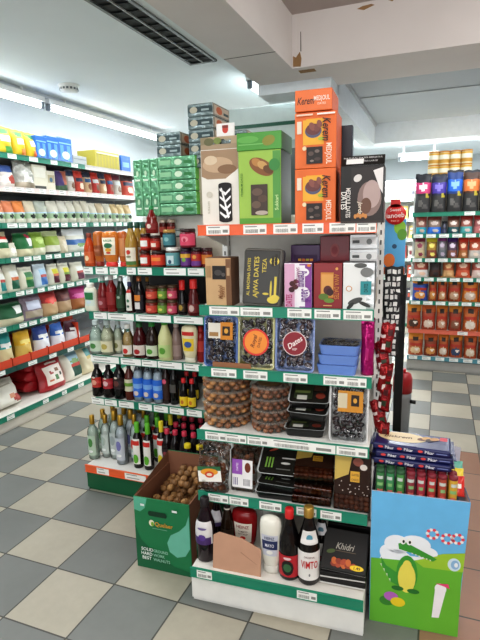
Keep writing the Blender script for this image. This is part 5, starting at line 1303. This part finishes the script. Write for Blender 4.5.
# plain crocodile with a yellow belly
cg_, cgd, yel = M('#3f9a3a', .4), M('#2a7430', .4), M('#e8dc62', .4)
mb.poly([(W * .4, H * .3), (W * .24, H * .34), (W * .13, H * .46), (W * .12, H * .52), (W * .18, H * .46), (W * .3, H * .42), (W * .42, H * .42)], y - 0.0017, cg_)
mb.ell(W * .42, H * .42, W * .12, H * .14, y - 0.0019, cg_); mb.ell(W * .42, H * .39, W * .1, H * .115, y - 0.0020, yel); mb.ell(W * .42, H * .47, W * .055, H * .055, y - 0.0022, yel)
mb.poly([(W * .32, H * .6), (W * .45, H * .585), (W * .7, H * .545), (W * .74, H * .565), (W * .7, H * .58), (W * .5, H * .63), (W * .38, H * .66), (W * .31, H * .64)], y - 0.0023, cg_)
for k in range(6): mb.poly([(W * (.46 + .04 * k), H * (.588 - .006 * k)), (W * (.48 + .04 * k), H * (.585 - .006 * k)), (W * (.47 + .04 * k), H * (.575 - .006 * k))], y - 0.0028, '#f4f4f0')
for cx in (.36, .43): mb.ell(W * cx, H * .665, W * .032, H * .026, y - 0.0028, '#f2f4f0'); mb.ell(W * (cx + .008), H * .662, W * .013, H * .012, y - 0.0033, '#1f2a1f')
mb.ell(W * .32, H * .3, W * .07, H * .018, y - 0.0025, cgd); mb.ell(W * .5, H * .295, W * .07, H * .018, y - 0.0025, cgd)
for k in range(4): mb.poly([(W * (.13 + .035 * k), H * (.47 - .035 * k)), (W * (.11 + .035 * k), H * (.47 - .035 * k)), (W * (.13 + .035 * k), H * (.445 - .035 * k))], y - 0.0025, '#d8e8c8')
# sweets: striped swirls, eggs, a white stick, a pale lolly
for cx, cz in ((.68, .745), (.84, .725), (.95, .735)):
    for k in range(10):
        a = 2 * PI * k / 10; mb.ell(W * cx + W * .055 * math.cos(a), H * cz + W * .055 * math.sin(a), W * .02, W * .02, y - .001, ('#e84a5a', '#f6f2f2')[k % 2], 8)
for cx, cz, c in ((.2, .185, '#3f8a34'), (.25, .225, '#b86ac0'), (.33, .19, '#ecd22e')): mb.ell(W * cx, H * cz, W * .085, H * .036, y - .0012 - cx * .001, c)
mb.ell(W * .93, H * .545, W * .07, W * .085, y - .0012, '#cfe4ee'); mb.ell(W * .94, H * .545, W * .045, W * .06, y - .0015, '#8fb8dc'); mb.ell(W * .95, H * .545, W * .02, W * .03, y - .0018, '#e8f0f4')
mb.poly([(W * .72, H * .12), (W * .8, H * .125), (W * .86, H * .34), (W * .74, H * .335)], y - .0012, '#f2f0f4'); mb.ell(W * .8, H * .35, W * .065, H * .04, y - .0014, '#f2f0f4')
mb.poly([(W * .74, H * .385), (W * .88, H * .395), (W * .9, H * .36), (W * .82, H * .375)], y - .0017, '#e0487a')
mb.build('front_panel', t)
mb = MB(); mb.add([(0, 0, 0), (0, D, 0), (0, D, H), (-.003, -.010, H)], [(0, 1, 2, 3), (3, 2, 1, 0)], wi); mb.build('side_panel', t)
mb = MB(); mb.add([(W, 0, 0), (W, D, 0), (W, D, H), (W + f0, -.010, H)], [(0, 1, 2, 3)], M('#62aee0', .4)); mb.add([(W - .003, 0, 0), (W - .003, D, 0), (W - .003, D, H), (W + f0 - .003, -.008, H)], [(3, 2, 1, 0)], wi); mb.build('side_panel', t)
mb = MB(); mb.add([(0, D, 0), (W, D, 0), (W + .02, D + .01, H + .055), (W * .7, D + .01, H + .075), (-.0, D, H + .02)], [(0, 1, 2, 3, 4), (4, 3, 2, 1, 0)], wi); mb.build('back_panel', t)
mb = MB(); mb.box(.004, W - .004, .006, D - .006, 0, .43, wi); mb.build('inner_shelf', t)
rs = random.Random(5)
tc = ['#3f7a4a', '#3f8a5a', '#4a8a4a', '#8a3a44', '#a83a4a', '#b03a3a', '#a84a3a', '#c9a03a']
for k in range(8):
    for q in (0, 1):
        def mk():
            tt = thing('sweet_tube'); m2 = MB(); c_ = M(tc[k], .3)
            m2.lathe([(.013, 0), (.0145, .004), (.0145, .166), (.013, .17)], c_, 14)
            for zz, c2, hf in ((.15, '#c8cfc8', .9), (.125, '#8ab87a', .8), (.1, '#d8706a', .8), (.07, '#e0d8b0', .8), (.04, '#5a8a6a', .9)):
                m2.lathe([(.0149, zz - .008), (.0149, zz + .004)], c2, 8, -PI / 2 - hf * rs.uniform(.5, 1), -PI / 2 + hf * rs.uniform(.5, 1), cap=False)
            m2.build('tube', tt); m2 = MB(); m2.lathe([(.0148, .166), (.0152, .168), (.0148, .176), (.012, .178)], ('#2f5a3a' if k < 3 else '#7a2430'), 14); m2.build('cap', tt)
            return tt
        o = put(('tube', k), mk, SB, .024 + .0345 * k, .022 + .033 * q, .431,
                f'{("dark green", "green", "leaf green", "crimson", "rose red", "red", "brick red", "yellow")[k]} patterned sweet tube standing in the {("front", "second")[q]} row of the meadow box', 'sweet tube', 'sweet tubes in the meadow box')
bn = M('#1f2456', .3)


def biscuit():
    tt = thing('biscuit_pack'); mb = MB(); w, d, h = .262, .13, .024
    mb.box(-w / 2, w / 2, -d / 2, d / 2, 0, h, bn, None, None, .006)
    for q in (-1, 1): mb.box(q * (w / 2 + .005) - .006, q * (w / 2 + .005) + .006, -d * .42, d * .42, h * .45, h * .55, bn)
    mb.build('wrapper', tt)
    m2 = MB(); m2.T = Matrix.Translation((0, 0, h)) @ Matrix.Rotation(-PI / 2, 4, 'X'); yy = -.0006
    m2.ell(-.035, .012, .085, .044, yy, '#d8c49a', 24); m2.text('Biskrem', -.05, .012, .022, yy - .0005, M('#5a3422'), .05, .1, shear=.2)
    for k in range(4): m2.ell(.035 + .014 * k, .012 + .012 * (k % 2), .018, .013, yy - .0008 - .0002 * k, ('#6a4026', '#c89a5a', '#3a2416', '#b8844a')[k], 12, .5)
    m2.rect(.095, .12, .02, .05, yy, '#c83040')
    m2.T = Matrix.Translation((0, -d / 2, 0)); yy = -.0006
    for a_ in (-.085, -.02, .05): m2.ell(a_ - .018, h * .5, .009, .005, yy, '#d84a4a', 10); m2.text('Pikar', a_ + .012, h * .5, .011, yy, M('#eeeef4'), 0, .035)
    m2.rect(.085, .12, h * .4, h * .55, yy, '#7a86b8'); m2.build('printing', tt)
    return tt


for k in range(3):
    put('bis', biscuit, SB, .132 + (.0, .004, -.002)[k], .105 + .006 * k, .6125 + .0245 * k, ('navy biscuit pack at the bottom of three lying on the sweet tubes', 'navy biscuit pack in the middle of three lying on the sweet tubes', 'navy biscuit pack with a cream panel, topmost on the sweet tubes')[k], 'biscuit pack', 'navy biscuit packs', (-3, -1, -5)[k])
for k in range(3):
    put(('scrap', k), lambda: pouch_mb(.05, .07, .025, M(('#c8342c', '#e8d24a', '#6ab0a0')[k], .25, 'foil'), [R_(-.5, .5, .4, .6, '#f0ece4')]).build('sweet_bag'), SB, .284 + .004 * k, .05 + .06 * k, .52, ('small red sweet bag tucked in the corner of the meadow box', 'small yellow sweet bag tucked behind the red one in the meadow box', 'small teal sweet bag at the back corner of the meadow box')[k], 'sweet bag', None, 0, -30)
mb = MB(); mb.box(.01, .262, .085, .28, .431, .611, wi); o = mb.build('carton_insert'); o.location = SB.w(0, 0, 0); o.rotation_euler = (0, 0, SB.th); tag(o, 'white cardboard insert inside the meadow box under the biscuit packs', 'insert')

# ================================================================== aisle side of the gondola behind the end stand
GO = Frame(1.27, .95, 90, -2, 4)
lv = [(z, .06, M(GREEN, .4), [(.1 + .17 * k, .07) for k in range(6)], M('#dedcd6')) for z in (1.42, 1.12, .82, .5)] + [(.15, 0, M(GREEN, .4), [], M('#dedcd6'))]
shelf_unit(GO, .02, 1.0, lv, 1.5, .4, 'shelf unit whose goods face the side aisle, seen edge-on behind the end stand')


def hang_bag(w, h, cols, seed):
    mb = pouch_mb(w, h, .03, cols[0], [R_(-.75 + .55 * (q % 3) + .1 * (q // 3 % 2), -.42 + .55 * (q % 3) + .1 * (q // 3 % 2), .06 + .23 * (q // 3), .2 + .23 * (q // 3), cols[2 + q % 2]) for q in range(12)], 14, 20, seed=seed, crush=.04, top=.97)
    return mb.build('hanging_bag')


def strip(x, y, z0, z1, label):
    mb = MB(); mb.box(-.006, .006, -.001, .001, z0, z1, '#d8d8d4'); mb.box(-.05, .006, 0, .003, z1 - .02, z1, '#d8d8d4'); o = mb.build('clip_strip'); o.location = (x, y, 0); return tag(o, label, 'clip strip')


xs = 1.322; ys = 1.05
strip(xs, ys + .02, .72, 1.44, 'thin clip strip carrying the black and white bags at the edge of the side aisle')
bwm = ['#1d1d20', '#2b2b2e', '#ecebe8', '#d0d0ce']
for k in range(6):
    put(('bw', k % 3), lambda: hang_bag(.078, .12, bwm, k), BOT, xs + (.006, -.006, .0)[k % 3], ys - .012 - .002 * k, 1.16 - .055 * k, f'black bag with white squares hanging on a strip, {("topmost", "second from the top", "third from the top", "fourth from the top", "fifth from the top", "lowest")[k]} of six', 'bag', 'black and white hanging bags', (0, 14, -12)[k % 3], 4)
t = thing('hanging_card'); t.location = (1.324, 1.046, 1.245); tag(t, 'tall blue card with a green leaf and orange fruit hanging under the red sign', 'card')
mb = MB(); mb.box(-.045, .045, -.002, .002, 0, .235, '#5aa8d8'); mb.ell(.02, .2, .024, .03, -.0026, '#8ac03a'); mb.ell(.03, .17, .02, .024, -.0029, '#5f9a34'); mb.ell(-.02, .06, .024, .03, -.0026, '#d8742e'); mb.rect(-.045, .045, 0, .03, -.0028, '#c8683a'); mb.ell(.0, .12, .01, .01, -.0026, '#2a4a6a'); mb.build('card', t)
t = thing('promotion_sign'); t.location = (1.324, 1.038, 1.5); tag(t, 'round red promotion sign with white lettering at the edge of the side aisle', 'sign')
rdm = M('#cf2a28', .4)
mb = MB(); mb.lathe([(.001, -.002), (.043, -.002), (.043, .002), (.001, .002)], rdm, 28, cap=False); mb.T = Matrix.Rotation(PI / 2, 4, 'X')
v = [tuple(Matrix.Rotation(PI / 2, 3, 'X') @ Vector(p)) for p in mb.v]; mb.v = v; mb.T = Matrix.Identity(4)
mb.box(-.02, .02, -.002, .002, .03, .062, rdm); mb.build('plate', t)
mb = MB(); wt = M('#f6e8e4'); mb.text('Sweet', 0, .02, .013, -.0035, wt, .05, .05); mb.text('ianoeb', 0, -.003, .021, -.0035, wt, .05, .074); mb.text('from us', 0, -.026, .008, -.0035, M('#f0b8a8'), 0, .05); mb.build('lettering', t)
# red foil bags on the side of the end stand
xe = CEN.w(.70, .2, 0)
strip(xe.x + .004, xe.y + .02, .6, 1.1, 'clip strip of red bags hooked to the side of the end stand')
rf_ = M('#8a161c', .2, 'foil', metal=.4, scale=70, var=.8)
for k in range(7):
    put(('rfb', k % 2), lambda: pouch_mb(.05, .11, .03, rf_, [R_(-.9, -.2, .5, .62, '#d8c8c4'), E_(.3, .3, .4, .1, '#2a3a24'), E_(-.3, .2, .3, .08, '#e8e0dc'), E_(.4, .7, .4, .1, '#4a0c10'), E_(-.2, .8, .25, .06, '#c83a3a')], 8, 10, seed=k, crush=.06).build('hanging_bag'), BOT, xe.x + .003 * (k % 2), xe.y - .012, 1.0 - .075 * k, f'shiny red foil bag hanging beside the date trays, {nmk[::-1][k - 1] if 0 < k < 5 else ("uppermost of the strip" if k == 0 else "last but one" if k == 5 else "lowest of the strip")}', 'bag', 'red hanging foil bags', (8, -10, 25, -30)[k % 4], (3, -6, 10)[k % 3], (8, -12, 4)[k % 3])
mb = MB(); mb.box(-.026, .026, -.016, .016, 0, 1.15, M('#17181a', .4), bev=.004); mb.box(-.04, .04, -.04, .04, 0, .012, M('#17181a', .4), bev=.003); o = mb.build('metal_post'); o.location = (1.302, 1.99, 0); tag(o, 'thin black metal post standing on the aisle floor behind the meadow box', 'post')
t = thing('floor_bin'); t.location = (1.31, 2.3, 0); tag(t, 'grey floor bin with a red lid and black knob beyond the black post', 'bin')
mb = MB(); mb.lathe([(.045, 0), (.052, .01), (.062, .26), (.062, .3)], M('#8a8d8e', .35), 20); mb.build('body', t)
mb = MB(); mb.lathe([(.065, .3), (.065, .4), (.055, .43), (.03, .44)], M('#a8242a', .35), 20); mb.box(-.02, .02, -.02, .02, .44, .465, M('#c8282c', .35), bev=.006); mb.build('lid', t)
mb = MB(); mb.tube([(.058, -.02, .24), (.09, -.03, .24)], .014, '#1a1a1a'); mb.build('knob', t)
for i, (c, lab, px, y) in enumerate((('#7aa83a', 'lime green bag leaning low against the gondola behind the black post', 1.305, 1.75), ('#b83a8a', 'pink bag at the foot of the gondola behind the black post', 1.31, 1.62))):
    put(('lowbag', i), lambda: pouch_mb(.1, .17, .05, c, [R_(-.6, .6, .4, .7, '#e8e4c8')]).build('food_bag'), BOT, px - .0, y, (.0, .0)[i] + .0, lab, 'bag', None, 30, -6)

# ================================================================== snack shelves at the back (face the viewer)
RZ = [1.545, 1.345, 1.115, .93, .70, .415]
lv = []
for k, z in enumerate(RZ):
    c = GREEN if k != 5 else '#d8705a'
    lv.append((z, 0, M(c, .4), [(.06 + .115 * q, .085) for q in range(12)] if k not in (0, 5) else [(.5, .09), (1.1, .09)], M('#d6d4ce')))
lv.append((.15, -.02, M('#5a93a0', .4), [(.06 + .125 * q, .08) for q in range(12)], M('#d6d4ce')))
shelf_unit(REA, 1.25, 1.5, lv, 1.75, .42, 'snack shelf unit across the aisle end with coffee bags on its top shelf', base_y=-.02, base_h=.1, back_y=.42, basecol='#a9a6a2')
bk = ' of the snack shelves'


def rrow(z, y, items, name, grp, cat='bag', d=.09):
    for it in items:
        l, r, top, base, art, lab = it
        bag(REA, l, r, top, y, z, d, base, art, lab, cat, name, grp)


z = RZ[0] - .006
cf = lambda a, b: [R_(-.95, .95, .5, .8, a), E_(0, .66, .5, .09, b), R_(-1, 1, .0, .46, '#3a3838'), E_(.55, .44, .25, .05, '#b8a83a'), E_(-.3, .25, .3, .07, '#6a6662'), E_(.3, .15, .35, .06, '#5a5654'), R_(-1, 1, .93, 1, '#23252e')]
rrow(z, .09, [(414.5, 430, 174, '#23242c', cf('#c83a72', '#f2e8ee'), 'black coffee bag with a pink panel at the outer end of the top shelf' + bk), (430.2, 445.5, 174, '#262a44', cf('#4a3a9a', '#8a7ad0'), 'black coffee bag with a violet panel on the top shelf' + bk),
    (445.7, 461.5, 170, '#1f3f80', cf('#2a6ad0', '#8ab8f0'), 'bright blue coffee bag in the middle of the top shelf' + bk), (461.7, 478, 170, '#4a2f22', cf('#d8763a', '#f0b07a'), 'brown coffee bag with an orange panel on the top shelf' + bk), (478.5, 494, 174, '#2a2440', cf('#6a3aa0', '#b08ad8'), 'purple coffee bag cut by the frame edge on the top shelf' + bk)], 'coffee_bag', 'coffee bags')
cm_ = M('#e8d8a8', .35)


def tin():
    tt = thing('food_tin'); mb = MB(); mb.lathe([(.048, 0), (.05, .004), (.05, .11), (.048, .114)], M('#e6dcb8', .35), 20); mb.build('can', tt)
    mb = MB(); mb.lathe([(.0504, .012), (.0504, .045)], M('#c8963a', .4), 20, cap=False); mb.lathe([(.0506, .05), (.0506, .085)], M('#efe8d4', .4), 14, -PI / 2 - 1, -PI / 2 + 1, cap=False); mb.lathe([(.0504, .088), (.0504, .104)], M('#d8a83a', .4), 20, cap=False); mb.build('label', tt)
    mb = MB(); mb.lathe([(.051, .108), (.051, .122), (.045, .123)], M('#c98a3a', .35), 20); mb.build('lid', tt)
    return tt


mb = MB(); mb.box(1.3, 1.92, 4.1, 4.34, 0, .33, M('#cfc4b0', .6), bev=.004); o = mb.build('stock_carton'); o.location = (0, 0, 1.54); tag(o, 'pale stock carton behind the coffee bags with yellow tins stacked on it', 'carton')
for k, px in enumerate((433.5, 444, 455, 466.5)):
    for q in (0, 1):
        put('tin', tin, BOT, BOT.X(px, 4.18, 2.0), 4.18, 1.871 + .1235 * q, f'yellow and white tin above the coffee bags, {("upper", "lower")[1 - q]} in the {("first", "second", "third", "fourth")[k]} column from the outer end', 'tin', 'yellow tins')
z = RZ[1] - .006
mx_ = lambda t_, b_, w_: [R_(-1, 1, .0, .4, b_), R_(-1, 1, .78, 1, t_), E_(0, .6, .6, .1, w_), E_(.2, .2, .5, .08, w_)]
rrow(z, .06, [(415.5, 426.5, 216, '#8a5a50', mx_('#a8524a', '#2fa0b0', '#c8b0a0'), 'nut bag with a turquoise foot, first on the second shelf' + bk), (427, 441, 216, '#8a7468', mx_('#8a4a44', '#3a7ad8', '#c8b8b0'), 'nut bag with a blue foot, second on the second shelf' + bk), (447, 459, 216, '#8a6a5a', mx_('#7a3a34', '#2a5a60', '#e0d0c8'), 'nut bag with a dark teal foot on the second shelf' + bk),
    (459.5, 472, 215, '#9a5a50', mx_('#a8342c', '#5ab0b0', '#d8c0b8'), 'nut bag with a pale turquoise foot on the second shelf' + bk), (473, 487, 215, '#9a5a5a', mx_('#b83a3a', '#c87a7a', '#e0c8c0'), 'reddish nut bag at the frame edge of the second shelf' + bk), (441.5, 446.5, 221, '#3a3a44', mx_('#2a2a30', '#4a4a6a', '#6a6a7a'), 'narrow dark packet between two nut bags on the second shelf' + bk)], 'nut_bag', 'nut bags')
z = RZ[2] - .006
rrow(z, .06, [(414.5, 424.5, 237, '#b8a890', mx_('#7a2a44', '#c8b890', '#8a3a50'), 'cream bag with a maroon top, first on the third shelf' + bk), (426, 436.5, 237, '#a8863a', mx_('#d8c83a', '#8a4a3a', '#e8d870'), 'yellow-topped bag on the third shelf' + bk), (437, 446, 236, '#7a7478', mx_('#8a3a7a', '#6a6e74', '#b8a8b8'), 'grey bag with a purple top on the third shelf' + bk), (446.5, 457, 237, '#5a4458', mx_('#4a1f6a', '#8a5a4a', '#d8c8d8'), 'dark purple bag on the third shelf' + bk),
    (457.5, 467.5, 237, '#a8462a', mx_('#c83a2a', '#a86a3a', '#e8c0a0'), 'red-orange bag on the third shelf' + bk), (468, 480, 237, '#b8583a', mx_('#d84a2e', '#c8c0b8', '#e8d0c0'), 'orange-red bag with a pale foot on the third shelf' + bk)], 'nut_bag', 'bags on the third snack shelf')
z = RZ[3] - .006
rrow(z, .06, [(413.5, 428, 257, '#9a4a3a', mx_('#b8805a', '#d8d0cc', '#e0b8a0'), 'rust bag with a white foot, first on the fourth shelf' + bk), (429, 440.5, 257.5, '#3a3234', mx_('#5a5458', '#4a2a22', '#2a2022'), 'dark grey and brown bag on the fourth shelf' + bk), (442, 454, 258, '#a85a34', mx_('#8a4a30', '#c89a6a', '#d8b080'), 'orange-brown bag with a tan circle on the fourth shelf' + bk), (455, 470, 257, '#a8482e', mx_('#b85a3a', '#c85a3a', '#e0b8a0'), 'red-brown shiny bag on the fourth shelf' + bk), (471, 486, 257, '#a8564a', mx_('#9a4438', '#d8c0b8', '#e8d8d0'), 'red and white bag at the frame edge of the fourth shelf' + bk)], 'nut_bag', 'bags on the fourth snack shelf')
sn = lambda t_, b_: [R_(-1, 1, .72, 1, t_), E_(0, .74, .45, .1, '#33231c'), R_(-.8, .8, .45, .58, '#a83222'), E_(0, .25, .7, .17, b_), E_(.2, .3, .3, .06, '#e8dcd0')]
for zi, rows in ((4, ((412, 427.5, 276.5, '#2a4a9a', '#d8924a', 'orange-topped bag with a blue foot, first on the fifth shelf'), (428, 436.5, 276.5, '#a8522a', '#c88a4a', 'narrow orange nut bag, second on the fifth shelf'), (437, 446.5, 276.5, '#a84e2a', '#c8a07a', 'orange nut bag, third on the fifth shelf'), (447, 460.5, 276.5, '#a04a26', '#b89478', 'orange-brown nut bag, fourth on the fifth shelf'), (461.5, 477.5, 276, '#c8762a', '#c8b0a0', 'yellow-orange nut bag, fifth on the fifth shelf'), (478, 492, 277, '#c86a2a', '#b88a6a', 'orange nut bag cut by the frame edge on the fifth shelf'))),
                 (5, ((406.5, 420.5, 303.5, '#a84a22', '#4a2f24', 'orange and dark brown nut bag, first on the sixth shelf'), (421, 435, 304.5, '#a0442a', '#d8c0b0', 'red-orange nut bag with a pale window, second on the sixth shelf'), (435.5, 447, 304.5, '#b0522e', '#c8a088', 'orange nut bag leaning, third on the sixth shelf'), (448, 461, 304.5, '#96402a', '#8a5a44', 'brown-red nut bag, fourth on the sixth shelf'), (462, 477, 304, '#b8622e', '#e0d0c0', 'orange nut bag with a white splash, fifth on the sixth shelf'), (477.5, 492, 304, '#c86c2e', '#b88058', 'orange nut bag cut by the frame edge on the sixth shelf'))),
                 (6, ((408, 422.5, 332.5, '#b0562c', '#d8b890', 'orange nut bag with a cream window, first on the lowest shelf'), (423.5, 437, 333.5, '#8a3f22', '#c88a4a', 'dark orange nut bag, second on the lowest shelf'), (437.5, 448, 333, '#b05a2a', '#d8c8b8', 'orange nut bag with a pale foot, third on the lowest shelf'), (448.5, 462, 333, '#a8502a', '#3a4a6a', 'orange nut bag with a dark blue window, fourth on the lowest shelf'), (463, 476, 333.5, '#b0562e', '#d8c4ac', 'orange nut bag, fifth on the lowest shelf'), (477, 490, 335, '#7a3a24', '#b87a4a', 'brown nut bag cut by the frame edge on the lowest shelf')))):
    zz = (RZ + [.15])[zi] - .006
    rrow(zz, .06, [(l, r, tp_, c, sn(('#d88a2e', '#c8642a', '#d0782a')[q % 3], b), lab + bk) for q, (l, r, tp_, c, b, lab) in enumerate(rows)], 'nut_bag', 'orange nut bags', d=.1)

# ================================================================== bright far end
lv = [(z, 0, M('#a9bcb4', .4), [(.08 + .2 * k, .11) for k in range(8)], M('#e4e4e0')) for z in (1.75, 1.5, 1.25, 1.0, .75, .45)] + [(.15, -.02, M(GREEN, .4), [], M('#e4e4e0'))]
shelf_unit(FAR, .5, 1.7, lv, 2.0, .4, 'pale shelf unit in the bright far end of the shop', base_y=-.02, base_h=.1, back_y=.4)
fc = ['#cfd8dc', '#b8503c', '#3f6a4a', '#c8b46a', '#4a4a52', '#a8c0c8', '#d8c8c0', '#7a2f38']
q = 0
for zi, z in enumerate((1.75, 1.5, 1.25, 1.0, .75, .45)):
    for k in range(6):
        x = 1.05 + .14 * k; c = fc[(zi * 3 + k * 5) % 8] if zi else ('#c9dce6', '#dfe8ec')[k % 2]
        mb = carton_mb(.12, .16, .1, M(c, .4), art=[R_(-.7, .7, .3, .6, fc[(zi + k + 3) % 8]), R_(-.7, .7, .7, .85, '#e8e6e0')])
        o = mb.build('food_box'); o.location = FAR.w(x, .08, z - .005)
        tag(o, f'{("pale", "bright", "plain")[k % 3]} packet on the far pale shelves, {("top", "second", "third", "fourth", "fifth", "sixth")[zi]} shelf, {("first", "second", "third", "fourth", "fifth", "sixth")[k]} in its row', 'box', 'packets in the bright far end')
# tall grey-green cooler behind the stands
t = thing('drinks_cooler'); t.location = (-.15, 2.55, 0); tag(t, 'tall grey-green cooler cabinet with a dark green band behind the date boxes', 'cooler')
mb = MB(); mb.box(0, .82, 0, .6, 0, 2.34, M('#c3cfcb', .5), bev=.006); mb.build('body', t)
mb = MB(); mb.box(0, .82, -.006, 0, 2.19, 2.215, M('#1f5a44', .4)); mb.build('band', t)
mb = MB(); mb.box(.03, .79, -.012, 0, .12, 2.08, M('#9fb0ac', .25)); mb.box(.06, .76, -.014, -.012, .2, 2.02, M('#56625f', .15)); mb.build('door', t)

# ================================================================== light


def area(name, loc, rot, sx, sy, power, col=(1, 1, 1)):
    l = bpy.data.lights.new(name, 'AREA'); l.shape = 'RECTANGLE'; l.size = sx; l.size_y = sy; l.energy = power; l.color = col
    o = bpy.data.objects.new(name, l); COL.objects.link(o); o.location = loc; o.rotation_euler = rot
    return o


cool = (.93, .97, 1.); warm = (1., .97, .93)
area('tube_glow', (-1.35, 2.2, 2.40), (0, math.radians(12), 0), .1, 3.6, 20, cool)
area('tube_glow', (-.6, .4, 2.5), (0, 0, 0), .3, 3.0, 34, cool)
area('front_fill', (1.5, -1.6, 2.62), (math.radians(25), 0, 0), 2.2, .5, 40, warm)  # added overhead fill for the stand, no fitting there
area('camera_fill', (1.2, -3.1, 1.5), (math.radians(90), 0, 0), 3.2, 1.7, 42, (.97, .98, 1.))  # added fill from behind the camera to brighten the lower shelves
area('front_fill', (2.6, .6, 2.62), (0, math.radians(20), 0), .4, 2.2, 28, warm)  # added fill from the side, no fitting there
area('rear_glow', (.5, 3.4, 2.45), (0, 0, 0), .6, 1.6, 16, cool)
area('rear_glow', (2.2, 3.2, 2.44), (math.radians(10), 0, 0), 1.6, .3, 26, cool)
area('far_glow', (1.3, 5.6, 2.44), (0, 0, 0), 1.6, .6, 280, cool)
area('far_glow', (-1, 5, 2.5), (0, 0, 0), .6, 1.6, 30, cool)
w = bpy.data.worlds.new('world'); sc.world = w; w.use_nodes = True
w.node_tree.nodes['Background'].inputs[0].default_value = (.8, .85, .9, 1); w.node_tree.nodes['Background'].inputs[1].default_value = .25
sc.cycles.transparent_max_bounces = 32
sc.view_settings.view_transform = 'Standard'; sc.view_settings.look = 'Medium High Contrast'; sc.view_settings.exposure = -.1
for o in bpy.data.objects:
    if o.type == 'EMPTY': o.empty_display_size = .05
